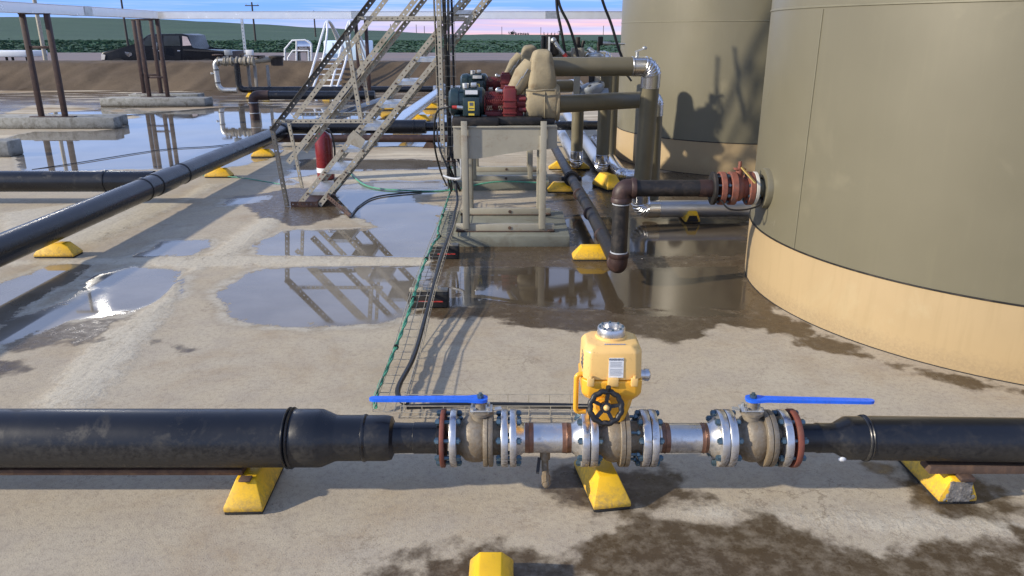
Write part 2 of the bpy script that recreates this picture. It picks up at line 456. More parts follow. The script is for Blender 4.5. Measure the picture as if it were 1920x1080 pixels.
DAMP = [gp(p) for p in (
    [(836,420),(870,392),(1020,392),(1050,330),(1040,300),(1150,290),(1240,318),(1420,330),(1420,500),(1490,582),(1640,666),(1960,738),(1960,760),(1600,672),(1480,632),(1345,618),(1262,652),(1170,630),(1010,628),(900,606),(750,604),(790,540),(812,480)],
    [(1008,915),(1030,866),(1180,862),(1312,866),(1326,915),(1368,934),(1300,956),(1238,966),(1180,968),(1050,938)],
    [(738,1075),(800,1030),(905,1016),(960,1022),(1080,1004),(1150,1000),(1190,970),(1235,968),(1300,984),(1400,958),(1490,975),(1560,1000),(1700,1010),(1960,1002),(1960,1120),(738,1120)],
    [(1630,872),(1680,885),(1840,885),(1896,938),(1905,962),(1800,975),(1650,946),(1682,922)],
    [(934,930),(955,922),(970,940),(948,952)],
    [(-60,176),(300,168),(640,166),(830,164),(840,196),(480,198),(236,204),(60,200),(-60,230)],
    [(1380,600),(1470,628),(1500,650),(1960,760),(1960,735),(1640,672),(1480,588)],
    [(0,590),(120,600),(230,600),(200,640),(110,650),(0,668)],
    [(300,640),(400,650),(420,662),(330,668)],
    [(-40,670),(40,668),(100,690),(40,705),(-40,720)],
    [(420,372),(560,352),(700,340),(640,410),(540,430)])]
PALE = [gp(p) for p in (
    [(440,478),(860,484),(1385,486),(1385,497),(860,498),(440,500),(330,506),(250,494),(0,498),(0,488),(250,484)],
    [(1130,490),(1380,486),(1385,497),(1130,500)],
    [(525,385),(560,390),(430,490),(335,520),(330,560),(230,700),(150,770),(60,770),(160,650),(300,560),(360,500),(440,440)],
    [(540,334),(700,322),(850,318),(850,332),(700,338),(600,350)],
    [(1240,962),(1330,950),(1960,985),(1960,1000),(1640,985),(1400,968)],
    [(905,562),(960,572),(1060,583),(1140,583),(1140,587),(1060,588),(955,578),(900,566)], [(1165,575),(1250,581),(1250,584),(1165,579)], [(1300,573),(1385,584),(1385,588),(1300,577)],
    [(0,420),(0,400),(150,380),(330,378),(380,345),(420,345),(260,420),(180,455),(0,470)])]
def axis(stops):
    out = []
    for (a, b, st) in stops: out += list(np.arange(a, b, st))
    return np.array(out + [stops[-1][1]])
gx = axis([(-40, -14, .6), (-14, -5, .09), (-5, 4.2, .030), (4.2, 12, .25), (12, 40, 2)])
gy = axis([(-30, 1, 1.2), (1, 8, .028), (8, 15, .055), (15, 25.9, .12)])
X, Y = np.meshgrid(gx, gy)
rng = np.random.default_rng(3)
def fbm(X, Y, sc, seed, oc=4):
    r = np.random.default_rng(seed); out = np.zeros(X.shape); am = 1; tot = 0
    for o in range(oc):
        tab = r.random((64, 64)); u = X * sc * 2 ** o + 17.3 * o; v = Y * sc * 2 ** o + 5.1 * o
        i = np.floor(u).astype(int); j = np.floor(v).astype(int); fu = u - i; fv = v - j
        fu = fu * fu * (3 - 2 * fu); fv = fv * fv * (3 - 2 * fv)
        t = lambda a, b: tab[a % 64, b % 64]
        out += am * ((t(i, j) * (1 - fu) + t(i + 1, j) * fu) * (1 - fv) + (t(i, j + 1) * (1 - fu) + t(i + 1, j + 1) * fu) * fv)
        tot += am; am *= .55
    return out / tot - .5
wob = .34 * fbm(X, Y, 1.1, 1) + .20 * fbm(X, Y, 4, 2) + .10 * fbm(X, Y, 13, 3)
wob2 = .40 * fbm(X, Y, 1.7, 5) + .28 * fbm(X, Y, 6, 6) + .16 * fbm(X, Y, 16, 7)
sdw = np.max([sd_poly(X, Y, p) for p in WATER], 0)
sdd = np.max([sd_poly(X, Y, p) for p in DAMP], 0)
sdp = np.max([sd_poly(X, Y, p) for p in PALE], 0)
far = np.clip((Y - 8) / 10, 0, 1)
# the parts of the yard behind and beside the camera stay damp in patches too
outside = (np.abs(X) > 6) & (Y < 14)
sdw = np.where(outside, np.maximum(sdw, fbm(X, Y, .25, 9) * 2.5 - .35), sdw)
sdw = sdw + .05 * (X < -.4) * (Y > 4) + wob * np.where(sdw > -.6, 1, .3) * (.55 + far) - np.clip(sdp + .02, 0, .1) * 5
sdd = sdd + wob2 * .8
sdw = np.where(Y > 12.5, sdw + np.clip((Y - 12.5) / 3, 0, 1) * 1.3 * (fbm(X * .30, Y * 1.5, 1.0, 31) + .04), sdw)
ridge = np.clip(sdp + .04, 0, .12) / .12
z = .006 * ridge + .0025 * fbm(X, Y, 3, 11) - .004 * np.clip(sdw, 0, .2) / .2
wetm = np.clip((sdw + .03) / .06, 0, 1)
z = z * (1 - wetm)
ny, nx = X.shape
me = bpy.data.meshes.new('ground')
vs = np.stack([X, Y, z], -1).reshape(-1, 3).astype(np.float32)
ii = (np.arange(ny - 1)[:, None] * nx + np.arange(nx - 1)[None, :]).ravel()
fs = np.stack([ii, ii + 1, ii + nx + 1, ii + nx], -1).astype(np.int32)
me.vertices.add(len(vs)); me.vertices.foreach_set('co', vs.ravel())
me.loops.add(fs.size); me.loops.foreach_set('vertex_index', fs.ravel())
me.polygons.add(len(fs)); me.polygons.foreach_set('loop_start', np.arange(0, fs.size, 4, dtype=np.int32))
me.polygons.foreach_set('use_smooth', np.ones(len(fs), bool))
for nm, arr in (('water', sdw), ('damp', sdd), ('pale', sdp)):
    at = me.attributes.new(nm, 'FLOAT', 'POINT'); at.data.foreach_set('value', np.clip(arr, -1, 1).astype(np.float32).ravel())
me.update(); me.validate()
gm = bpy.data.materials.new('coated_floor'); gm.use_nodes = True
q = NG(gm.node_tree); b = gm.node_tree.nodes['Principled BSDF']; p = q.pos()
px_ = q.n.new('ShaderNodeSeparateXYZ'); q.l.new(p, px_.inputs[0])
aw, ad, ap = q.attr('water'), q.attr('damp'), q.attr('pale')
fine = q.noise(55, 4, .6, p)
w = q.rng(q.math('ADD', q.math('SUBTRACT', aw, q.math('MULTIPLY', q.rng(q.noise(6, 6, .7, p), .52, .68), .11)), q.math('MULTIPLY', q.math('SUBTRACT', fine, .5), .07)), -.008, .016, 0, 1, True)
dn = q.noise(9, 6, .65, p)
dmp = q.rng(q.math('ADD', ad, q.math('MULTIPLY', q.math('SUBTRACT', dn, .5), .30)), -.03, .06, 0, 1, True)
stk_d = q.math('SUBTRACT', 1, q.math('MULTIPLY', q.rng(q.noise(1.3, 6, .66, q.scale(p, (.30, 1.9, 1)), .3), .53, .60, 0, .9), 1.0))
sepd = q.n.new('ShaderNodeSeparateXYZ'); q.l.new(p, sepd.inputs[0])
dmp = q.math('MULTIPLY', dmp, q.mixf(q.rng(sepd.outputs[1], 8.5, 12, 0, 1, True), 1.0, stk_d))
dmp = q.math('MULTIPLY', dmp, q.rng(q.math('ADD', q.noise(14, 6, .72, p), q.rng(px_.outputs[1], 2.4, 4.2, .03, .12)), .30, .58, .55, 1.0))
dmp = q.math('MAXIMUM', dmp, w)
big = q.noise(.9, 5, .6, p, .3); mid = q.noise(5, 5, .62, p)
base = q.mix(q.rng(big, .3, .7), (.42, .350, .244), (.452, .398, .300))
base = q.mix(q.rng(mid, .42, .72, 0, .55), base, (.335, .29, .235))
brownp = q.math('MULTIPLY', q.rng(q.noise(1.6, 6, .65, p, .5), .5, .66, 0, .5), q.rng(dn, .35, .6, .3, 1))
base = q.mix(brownp, base, (.30, .215, .125))
pl = q.rng(q.math('ADD', ap, q.math('MULTIPLY', q.math('SUBTRACT', dn, .5), .35)), -.06, .08, 0, 1, True)
base = q.mix(q.math('MULTIPLY', pl, .75), base, q.mix(q.noise(1.0, 6, .6, q.scale(p, (9, 1.1, 1)), .5), (.47, .42, .31), (.60, .56, .46)))
# dried rim of silt round each puddle
rim = q.math('MULTIPLY', q.rng(aw, -.10, -.015, 0, 1, True), q.rng(aw, -.012, .02, 1, 0))
base = q.mix(q.math('MULTIPLY', rim, q.rng(q.noise(7, 4, .6, p), .32, .52, 0, .9)), base, (.66, .61, .49))
# brown tide lines left where thin water dried
for sc_, w_, seed in ((.85, .0045, 0.0), (2.3, .007, 7.0)):
    pv_ = q.n.new('ShaderNodeVectorMath'); pv_.operation = 'ADD'; q.l.new(p, pv_.inputs[0]); pv_.inputs[1].default_value = (seed, seed * .7, 0)
    nl = q.noise(sc_, 7, .62, pv_.outputs[0], .6)
    ln_ = q.rng(q.math('ABSOLUTE', q.math('SUBTRACT', nl, .5)), 0, w_, 1, 0)
    base = q.mix(q.math('MULTIPLY', ln_, q.rng(q.noise(1.9, 3, .5, p), .46, .62, 0, .42)), base, (.22, .165, .105))
# grit in the coating
gr = q.vor(120, 'F1', p); g2 = q.noise(150, 2, .5, p)
base = q.mix(q.math('MULTIPLY', q.rng(gr, .10, .26, 1, 0), q.rng(g2, .40, .55, 0, .78)), base, (.095, .080, .07))
base = q.mix(q.rng(q.noise(330, 2, .5, p), .56, .72, 0, .4), base, (.56, .52, .46))
base = q.mix(q.rng(q.noise(38, 5, .72, p), .48, .70, 0, .55), base, (.24, .20, .16))
base = q.mix(q.math('MULTIPLY', q.rng(q.vor(52, 'F1', p), .06, .16, 1, 0), q.rng(q.noise(21, 2, .5, p), .52, .60, 0, .8)), base, (.10, .082, .068))
farb = q.n.new('ShaderNodeSeparateXYZ'); q.l.new(p, farb.inputs[0])
base = q.mix(q.math('MULTIPLY', q.rng(farb.outputs[1], 15.5, 21, 0, .85, True), q.rng(q.noise(.7, 5, .65, q.scale(p, (.5, 1.6, 1)), .3), .40, .58, 1, .1)), base, (.17, .105, .045))
stk = q.math('MULTIPLY', q.rng(farb.outputs[1], 8.5, 12, 0, 1, True), q.rng(q.noise(1.3, 6, .66, q.scale(p, (.30, 1.9, 1)), .3), .53, .60, 0, .85))
base = q.mix(stk, base, (.58, .51, .38))
# hairline cracks and dark drip specks
crk = q.n.new('ShaderNodeTexVoronoi'); crk.feature = 'DISTANCE_TO_EDGE'; crk.inputs['Scale'].default_value = 1.15
wv = q.add('ShaderNodeVectorMath', {'operation': 'ADD'}); q.l.new(p, wv.inputs[0])
nz = q.add('ShaderNodeTexNoise', None, Scale=2.6, Detail=6, Roughness=.65); q.l.new(p, nz.inputs['Vector'])
q.l.new(q.scale(nz.outputs['Color'], (.9, .9, 0)), wv.inputs[1]); q.l.new(wv.outputs[0], crk.inputs['Vector'])
ck = q.math('MULTIPLY', q.rng(crk.outputs['Distance'], .0, .0075, 1, 0), q.rng(q.noise(1.2, 3, .5, p), .50, .60, 0, .6))
base = q.mix(ck, base, (.15, .115, .08))
dampc = q.mix(q.rng(dn, .35, .65), q.mix(.5, base, (.088, .062, .034)), (.080, .060, .036))
dampc = q.mix(.88, base, q.mix(q.rng(dn, .35, .65), (.046, .029, .013), (.080, .054, .028)))
dampc = q.mix(.55, dampc, (.058, .038, .019))
dmp = q.math('MAXIMUM', dmp, q.rng(aw, -.14, .0, 0, .35, True))
c = q.mix(dmp, base, dampc)
silt = q.mix(q.rng(q.noise(1.3, 5, .6, p), .35, .65), (.26, .235, .195), (.15, .13, .10))
silt = q.mix(q.rng(q.math('ADD', px_.outputs[0], q.noise(2.5, 4, .6, p)), -.05, .75, 0, .92, True), silt, (.050, .036, .020))
c = q.mix(q.math('MULTIPLY', w, .7), c, silt)
rough = q.mixf(dmp, .86, q.math('MULTIPLY', q.rng(q.noise(20, 4, .6, p), .3, .7, .20, .46), q.rng(px_.outputs[1], 13, 19, 1, .35)))
rough = q.mixf(w, rough, q.math('ADD', q.rng(aw, .0, .12, .13, 0), q.math('ADD', q.rng(px_.outputs[0], .0, .8, 0, .05), q.rng(q.noise(3, 3, .5, p), .42, .68, .015, .05))))
q.put(b.inputs['Base Color'], c); q.put(b.inputs['Roughness'], rough)
q.put(b.inputs['IOR'], q.mixf(w, 1.36, q.mixf(q.rng(q.math('ADD', px_.outputs[0], q.noise(2.5, 4, .6, p)), -.05, .75, 0, 1, True), 1.72, 1.36)))
q.put(b.inputs['Specular IOR Level'], q.mixf(w, q.mixf(dmp, .25, .42), .75))
hgt = q.math('ADD', q.math('MULTIPLY', q.noise(140, 4, .65, p), .6), q.math('MULTIPLY', q.math('MULTIPLY', q.noise(1.6, 6, .62, q.scale(p, (6, 1.2, 1)), .6), pl), 2.2))
bs = q.mixf(w, q.mixf(dmp, .28, .10), .0015)
bn = q.add('ShaderNodeBump', None, Distance=.012); q.put(bn.inputs['Strength'], bs); q.put(bn.inputs['Height'], hgt)
q.put(b.inputs['Normal'], bn.outputs[0])
me.materials.append(gm)
go = bpy.data.objects.new('ground', me); C.objects.link(go); go['kind'] = 'structure'

# ------------------------------------------------------------------ lined bank round the yard, gravel and the green hills
def surf(name, xs, ys, fn, m, smooth=True):
    mb = MB(); nx = len(xs)
    vs = [Vector(fn(x, y)) for y in ys for x in xs]
    fs = [(j * nx + i, j * nx + i + 1, (j + 1) * nx + i + 1, (j + 1) * nx + i) for j in range(len(ys) - 1) for i in range(nx - 1)]
    mb._add(vs, fs); return setting(name, mb, m, 180)
def bank(x, t):
    pr = [(25.45, -.03), (25.7, .02), (26.6, .46), (27.35, .82), (27.6, .86), (28.3, .86), (28.9, .6), (30, -.12), (30.6, -.3)]
    k = min(int(t), len(pr) - 2); f = t - k
    y = pr[k][0] * (1 - f) + pr[k + 1][0] * f; zz_ = pr[k][1] * (1 - f) + pr[k + 1][1] * f
    am = .11 if .5 < t < 3.2 else .02
    n = mnoise.noise(Vector((x * .8 + t * .35, t * .5, 3))) + .6 * mnoise.noise(Vector((x * 2.3 - t * .6, t * .7, 9)))
    fold = abs(mnoise.noise(Vector((x * 1.6 - t * .55, t * .25, 21)))) ** .6
    return (x, y + am * (n * 1.4 - 1.6 * fold), zz_ + am * n)
surf('berm', [-40 + .13 * i for i in range(616)], [k * .2 for k in range(41)], bank, 'liner')

ym = bpy.data.materials.new('yard_gravel'); ym.use_nodes = True
q = NG(ym.node_tree); b = ym.node_tree.nodes['Principled BSDF']; p = q.pos()
n1 = q.noise(.16, 5, .6, q.scale(p, (1, 2.6, 1))); n2 = q.noise(3, 5, .7, p)
c = q.mix(q.rng(n1, .38, .62), (.20, .15, .14), (.135, .125, .13))
c = q.mix(q.rng(n2, .4, .7, 0, .5), c, (.26, .20, .18))
q.put(b.inputs['Base Color'], c); b.inputs['Roughness'].default_value = .95
q.put(b.inputs['Normal'], q.bump(n2, .6, .05))
M['yard_gravel'] = ym
hm = bpy.data.materials.new('hill_grass'); hm.use_nodes = True
q = NG(hm.node_tree); b = hm.node_tree.nodes['Principled BSDF']; p = q.pos()
n1 = q.noise(.018, 6, .62, q.scale(p, (1, 2.2, 1))); n2 = q.noise(.5, 5, .7, p)
c = q.mix(q.rng(n1, .36, .64), (.024, .066, .040), (.040, .090, .048))
c = q.mix(q.rng(n2, .4, .7, 0, .5), c, (.020, .050, .032))
c = q.mix(q.rng(q.noise(.03, 4, .6, q.scale(p, (.35, 4, 1))), .66, .72, 0, .5), c, (.16, .19, .15))
q.put(b.inputs['Base Color'], c); b.inputs['Roughness'].default_value = .95
q.put(b.inputs['Normal'], q.bump(n2, .8, .6))
M['hill_grass'] = hm
surf('gravel_yard', [-140 + 4 * i for i in range(66)], [29.6 + 2.0 * i for i in range(34)],
     lambda x, y: (x, y, -.18 + .04 * mnoise.noise(Vector((x * .1, y * .1, 0)))), 'yard_gravel')
SIL = [(-400, 36), (0, 36), (120, 33), (300, 36), (400, 41), (480, 45), (600, 52), (700, 57), (800, 62), (870, 65.2), (930, 64), (990, 66), (1060, 65.6), (1170, 65.6), (1300, 66), (1500, 64), (1920, 66), (2400, 66)]
def crest(x, y):
    px = 960 + FPX * x / (y * _c)
    for (a, ya), (bq, yb) in zip(SIL, SIL[1:]):
        if px <= bq: break
    f = min(1, max(0, (px - a) / (bq - a))); f = f * f * (3 - 2 * f)
    yy = ya + (yb - ya) * f
    d = ray(960, yy); return CAMZ + d.z / d.y * y
def hill(x, y):
    n = mnoise.noise(Vector((x * .02, y * .02, 4))) + .5 * mnoise.noise(Vector((x * .06, y * .05, 8)))
    bank_h = 1.0 * min(1, max(0, (y - 88) / 8))
    t = min(1, max(0, (y - 110) / 270)); t = t * t * (3 - 2 * t)
    if y <= 380: z_ = -.2 + bank_h + (crest(x, 380) - .8) * t + .12 * n * (1 - t) * min(1, max(0, (y - 88) / 10))
    else: z_ = crest(x, 380) - (y - 380) * .012
    return (x, y, z_)
surf('hillside', [-420 + 8 * i for i in range(126)], [87.5 + .9 * i for i in range(14)] + [102 + 8 * i for i in range(36)] + [400, 460, 600, 900], hill, 'hill_grass')
mb = MB()
mb._add([(-5000, 86, -.45), (5000, 86, -.45), (5000, 5800, -1.5), (-5000, 5800, -1.5)], [(0, 1, 2, 3)])
mb._add([(-5000, -600, -.45), (5000, -600, -.45), (5000, 86, -.45), (-5000, 86, -.45)], [(0, 1, 2, 3)])
setting('prairie', mb, 'hill_grass', 0)
# scrub on the low bank at the edge of the gravel: nobody could count it
mb = MB(); rr = random.Random(5)
for i in range(17000):
    x = rr.uniform(-90, 60); y = 88 + abs(rr.gauss(0, 14)); h = rr.uniform(.05, .16) * (1.2 if x < -20 else 1.0)
    z0 = hill(x, y)[2] - .05; a = rr.uniform(0, PI); wd = rr.uniform(.12, .34)
    for k in range(3):
        aa = a + k * 1.05; dx, dy = math.cos(aa) * wd, math.sin(aa) * wd
        o = (rr.uniform(-.2, .2), rr.uniform(-.2, .2))
        mb._add([(x - dx, y - dy, z0), (x + dx, y + dy, z0), (x + dx * .7 + o[0], y + dy * .7 + o[1], z0 + h * rr.uniform(.6, 1)), (x - dx * .5 + o[0], y - dy * .5 + o[1], z0 + h)], [(0, 1, 2, 3)])
me2 = bpy.data.meshes.new('scrub'); me2.from_pydata([tuple(v) for v in mb.v], [], mb.f); me2.materials.append(M['shrub'])
so2 = bpy.data.objects.new('scrub', me2); C.objects.link(so2); so2['kind'] = 'stuff'
# ------------------------------------------------------------------ the storage tanks
def storage_tank(cx, cy, r, H, label, seam_ang, nozzle=None):
    t = thing('storage_tank', label, 'tank', (cx, cy, 0), 'storage tanks')
    mb = MB(); mb.lathe((cx, cy, 0), (0, 0, 1), [(.425, r - .02), (.43, r), (1.0, r), (1.9, r), (3.4, r), (4.9, r), (H, r)], 128, caps=False); part(t, 'shell', mb, 'tank_olive')
    mb = MB(); mb.lathe((cx, cy, 0), (0, 0, 1), [(0, r - .01), (.002, r + .002), (.05, r + .004), (.40, r + .004), (.423, r + .004), (.426, r - .01)], 128, caps=False); part(t, 'base_band', mb, 'tank_cream')
    mb = MB(); mb.lathe((cx, cy, 0), (0, 0, 1), [(.4265, r - .005), (.4265, r + .010), (.434, r + .010), (.434, r - .005)], 128, caps=False); part(t, 'band_rim', mb, 'black_metal')
    mb = MB(); mb.lathe((cx, cy, 0), (0, 0, 1), [(.001, r), (.001, r + .007), (.004, r + .006), (.006, r)], 128, caps=False); part(t, 'base_shade_line', mb, 'block_rubber')  # thin dark ring paints the shadow line at the tank foot
    for zs in (1.905, 3.4, 4.9):
        mb = MB(); mb.lathe((cx, cy, 0), (0, 0, 1), [(zs - .009, r - .002), (zs - .004, r + .006), (zs + .004, r + .006), (zs + .009, r - .002)], 128, caps=False)
        part(t, 'weld_seam', mb, 'seam')
    a = seam_ang; mb = MB()
    mb.bar((cx + (r + .001) * math.cos(a), cy + (r + .001) * math.sin(a), .436), (cx + (r + .001) * math.cos(a), cy + (r + .001) * math.sin(a), 1.89), .008, .006, (math.cos(a), math.sin(a), 0))
    part(t, 'weld_seam', mb, 'seam')
    mb = MB(); mb.lathe((cx, cy, H), (0, 0, 1), [(0, r + .04), (.03, r + .05), (.32, .25), (.34, 0.02)], 96); part(t, 'roof', mb, 'tank_olive')
    return t
TX, TY, TR = 3.60, 5.21, 1.835
tank1 = storage_tank(TX, TY, TR, 6.1, 'olive tank with cream base band that the rusty flanged valve bolts onto', PI + .26)
tank2 = storage_tank(3.42, 11.5, 1.835, 6.1, 'olive tank behind the lagged riser pipes, with dark pump shadows on its wall', PI + 1.9)
# nozzle of the near tank
NZ = AY(1395, 353, 5.21).z
mb = MB(); mb.lathe((TX - TR - .10, 5.21, NZ), (1, 0, 0), [(0, .062), (.16, .062)], 24)
mb.lathe((TX - TR - .035, 5.21, NZ), (1, 0, 0), [(0, .075), (.0, .135), (.012, .14), (.07, .14)], 32, caps=False)
part(tank1, 'nozzle', mb, 'tank_olive')

# ------------------------------------------------------------------ yellow pipe supports
def block_mesh(L, w0=.15, w1=.076, h=.115, e0=.07, e1=.07, z0=.012):
    bm = bmesh.new()
    vs = [(-w0/2, -L/2, z0), (w0/2, -L/2, z0), (w0/2, L/2, z0), (-w0/2, L/2, z0),
          (-w0/2, -L/2, z0 + .018), (w0/2, -L/2, z0 + .018), (w0/2, L/2, z0 + .018), (-w0/2, L/2, z0 + .018),
          (-w1/2, -L/2 + e0, h), (w1/2, -L/2 + e0, h), (w1/2, L/2 - e1, h), (-w1/2, L/2 - e1, h)]
    v = [bm.verts.new(x) for x in vs]
    for f in ((3,2,1,0),(0,1,5,4),(1,2,6,5),(2,3,7,6),(3,0,4,7),(4,5,9,8),(5,6,10,9),(6,7,11,10),(7,4,8,11),(8,9,10,11)): bm.faces.new([v[i] for i in f])
    bmesh.ops.bevel(bm, geom=bm.edges[:], offset=.005, segments=2, affect='EDGES', profile=.5)
    me = bpy.data.meshes.new('block'); bm.to_mesh(me); bm.free(); me.materials.append(M['block_yellow'])
    me.polygons.foreach_set('use_smooth', [True] * len(me.polygons)); me.set_sharp_from_angle(angle=R(35)); return me
BLK = block_mesh(.33); BASE_MB = MB(); BASE_MB.bbox((0, 0, .006), (.146, .326, .0115), .003)
BASE = BASE_MB.mesh('rubber_base', mats=('block_rubber',))
SUP = 'yellow blocks under the pipes'
def support(x, y, rz, label, z=.002, me=None, sc=None):
    t = thing('pipe_support', label, 'support', (x, y, z), SUP, R(rz))
    for nm, m_ in (('block', me or BLK), ('rubber_base', BASE)):
        o = bpy.data.objects.new(nm, m_); C.objects.link(o); o.parent = t
    if sc: t.scale = sc
    return t
b1 = support(-1.035, 2.645, 2, 'yellow block under the thick black pipe, beside its tapered end')
b2 = support(.362, 2.668, 9, 'yellow block under the valve that carries the yellow motor head, on dark wet floor')
BLK3 = block_mesh(.33, e0=.004)
b3 = support(1.742, 2.715, 1, 'yellow block with a broken end showing grey rubble', me=BLK3)
mb = MB(); rr = random.Random(8)
for i in range(42):
    u = rr.uniform(-1, 1); vq = rr.uniform(0.03, 1); wd = .063 - .030 * vq
    s_ = rr.uniform(.006, .012)
    mb.ball((1.742 + u * wd, 2.715 - .166 + .003, .018 + vq * .080), (s_, s_ * .7, s_), 7, 5)
mb.box((1.742, 2.715 - .1645, .06), (.085, .008, .085))
for v in mb.v: v -= Vector((1.742, 2.715, .002))
o = bpy.data.objects.new('rubble_end', mb.mesh('rubble_end', mats=('rubble',))); C.objects.link(o); o.parent = b3; o.rotation_euler = (0, 0, 0)
support(-.07, 2.02, 0, 'yellow block standing alone at the bottom edge, no pipe on it')

# ------------------------------------------------------------------ the pipeline in front
PY, PZ = 2.62, .257
KX = 2.96 / FPX
def px_x(px): return (px - 960) * KX
AX = Vector((1, 0, 0))
def lx(mb, x0, prof, n=40, z=PZ, y=PY):
    return mb.lathe((0, y, z), AX, [(px_x(a), r) for a, r in prof], n)
def bolt_mesh(L, r=.0078, hexr=.0135, ends=.013, mats=('bolt_zinc',)):
    mb = MB(); mb.cyl((-L/2 - ends - .004, 0, 0), (L/2 + ends + .004, 0, 0), r, 8)
    for sg in (-1, 1):
        a = sg * L / 2; mb.cyl((a, 0, 0), (a + sg * ends, 0, 0), hexr, 6)
    return mb.mesh('bolt', mats=mats)
def bolts(root, flange, xm, L, y=PY, z=PZ, rad=.0955, n=8, ph=PI / 8):
    me_ = bolt_mesh(L)
    for k in range(n):
        a = ph + 2 * PI * k / n
        piece(root, 'bolt', me_, (xm, y + rad * math.cos(a), z + rad * math.sin(a)), flange, (a * 1.7, 0, 0))
# the thick black pipe with its reducer
t = thing('black_pipeline', 'thick black pipe across the front that narrows to the first blue handled valve', 'pipe', (-1.2, PY, PZ), 'black pipes')
mb = MB(); mb.tube(path([(-3.75, 3.2, PZ), (-3.75, PY, PZ), (px_x(545), PY, PZ)], .35, 10), .113, 48); part(t, 'pipe', mb, 'hdpe')
for a in (543, 550):
    mb = MB(); lx(mb, 0, [(a - 3.2, .110), (a - 2, .117), (a, .1205), (a + 2, .117), (a + 3.2, .110)], 48); part(t, 'weld_bead', mb, 'hdpe_clean')
mb = MB(); lx(mb, 0, [(545, .108), (548, .113), (598, .113), (606, .1115), (630, .090), (636, .0885), (683, .0885)], 48); part(t, 'reducer', mb, 'hdpe')
mb = MB(); lx(mb, 0, [(681, .086), (683, .092), (686, .093), (689, .089)], 48); part(t, 'weld_bead', mb, 'hdpe_clean')
mb = MB(); lx(mb, 0, [(686, .086), (690, .0885), (724, .0885), (735, .0835), (740, .060), (776, .058), (777, .0605), (820, .0605), (822, .078), (829, .078)], 48); part(t, 'stub_end', mb, 'hdpe')
mb = MB(); lx(mb, 0, [(828, .07), (828, .112), (829, .1135), (835, .1135), (836, .112), (836, .07)], 48); ring = part(t, 'backing_ring', mb, 'rust_ring')
bolts(t, ring, px_x(842.5), px_x(858.5) - px_x(827))
def flange_prof(a, b_, r=.111, ri=.055): return [(a, ri), (a, r - .002), (a + 1.2, r), (b_ - 1.2, r), (b_, r - .002), (b_, ri)]
def flange(root, a, b_, r=.111, raised=0, m='flange_steel'):
    mb = MB(); lx(mb, 0, flange_prof(a, b_, r), 56); return part(root, 'flange', mb, m)
def lever_valve(label, a, sgn, plevel, lev_rot, fl):
    """body between two flanges with a flat blue lever"""
    (f0, f1), (b0, b1), (h0, h1), (g0, g1), (k0, k1) = fl
    t = thing('ball_valve', label, 'valve', (px_x((b0 + b1) / 2), PY, PZ), 'valves on the front pipeline')
    fa = flange(t, f0, f1)
    mb = MB(); lo, hi = min(b0, b1), max(b0, b1); w_ = hi - lo
    lx(mb, 0, [(lo - 1, .062), (lo + .12 * w_, .066), (lo + .3 * w_, .086), (lo + .55 * w_, .0935), (lo + .85 * w_, .0925), (hi, .088)], 40); part(t, 'body', mb, 'cast_steel')
    mb = MB(); lx(mb, 0, [(h0, .07), (h0, .1085), (h0 + 1, .110), ((h0 + h1) / 2 - 1, .110), ((h0 + h1) / 2 - .6, .104), ((h0 + h1) / 2 + .6, .104), ((h0 + h1) / 2 + 1, .110), (h1 - 1, .110), (h1, .1085), (h1, .07)], 56)
    part(t, 'body_joint', mb, 'cast_steel')
    mb = MB(); lx(mb, 0, [(min(h1, g0) - 1, .066), (max(h1, g0) + 1, .066)], 32); part(t, 'neck', mb, 'cast_steel')
    fb = flange(t, g0, g1)
    xb = XAT(plevel, PY, PZ + .13)
    mb = MB(); mb.lathe((xb, PY, PZ + .075), (0, 0, 1), [(0, .036), (.028, .034), (.034, .045), (.045, .045), (.05, .02), (.085, .018)], 24)
    part(t, 'bonnet', mb, 'cast_steel')
    mb = MB(); mb.bbox((xb - .004 * sgn, PY, PZ + .128), (.085, .058, .006), .002)
    for dx in (-.03, .03):
        mb.cyl((xb + dx, PY - .02, PZ + .11), (xb + dx, PY - .02, PZ + .142), .007, 6); mb.cyl((xb + dx, PY + .02, PZ + .11), (xb + dx, PY + .02, PZ + .142), .007, 6)
    mb.prism([(xb - .055 * sgn, PY - .028, PZ + .131), (xb - .055 * sgn, PY - .005, PZ + .131), (xb - .078 * sgn, PY + .002, PZ + .131), (xb - .082 * sgn, PY - .02, PZ + .131)], (0, 0, .005))
    part(t, 'stop_plate', mb, 'galv')
    zl = PZ + .168; pv = Vector((xb, PY, zl)); dr = Vector((sgn * math.cos(lev_rot), math.sin(lev_rot), 0)); pr_ = Vector((-dr.y, dr.x, 0))
    L = .425 if sgn < 0 else .455; mb = MB()
    out = [(-.028, .010), (-.022, .020), (-.008, .026), (.02, .024), (.05, .018), (L * .6, .0155), (L - .02, .0145), (L - .006, .011), (L, .004)]
    poly = [pv + dr * u + pr_ * w for u, w in out] + [pv + dr * u - pr_ * w for u, w in reversed(out)]
    mb.prism([v - Vector((0, 0, .006)) for v in poly], (0, 0, .012)); lev = part(t, 'lever', mb, 'lever_blue')
    mb = MB(); mb.cyl(pv + Vector((0, 0, .0065)), pv + Vector((0, 0, .018)), .0135, 6); mb.cyl(pv + Vector((0, 0, .018)), pv + Vector((0, 0, .026)), .007, 8)
    part(t, 'lever_nut', mb, 'bolt_zinc', lev)
    return t, fa, fb
v1, fa, fb = lever_valve('valve with its flat blue handle lying over the thick black pipe, next to it', 0, -1, 901, 0.0,
                         ((846, 858), (859, 908), (907, 925), (940, 952.5), (0, 0)))
bolts(v1, fb, px_x(954), px_x(969.5) - px_x(939))
mb = MB(); lx(mb, 0, [(936, .066), (941, .066)], 24)
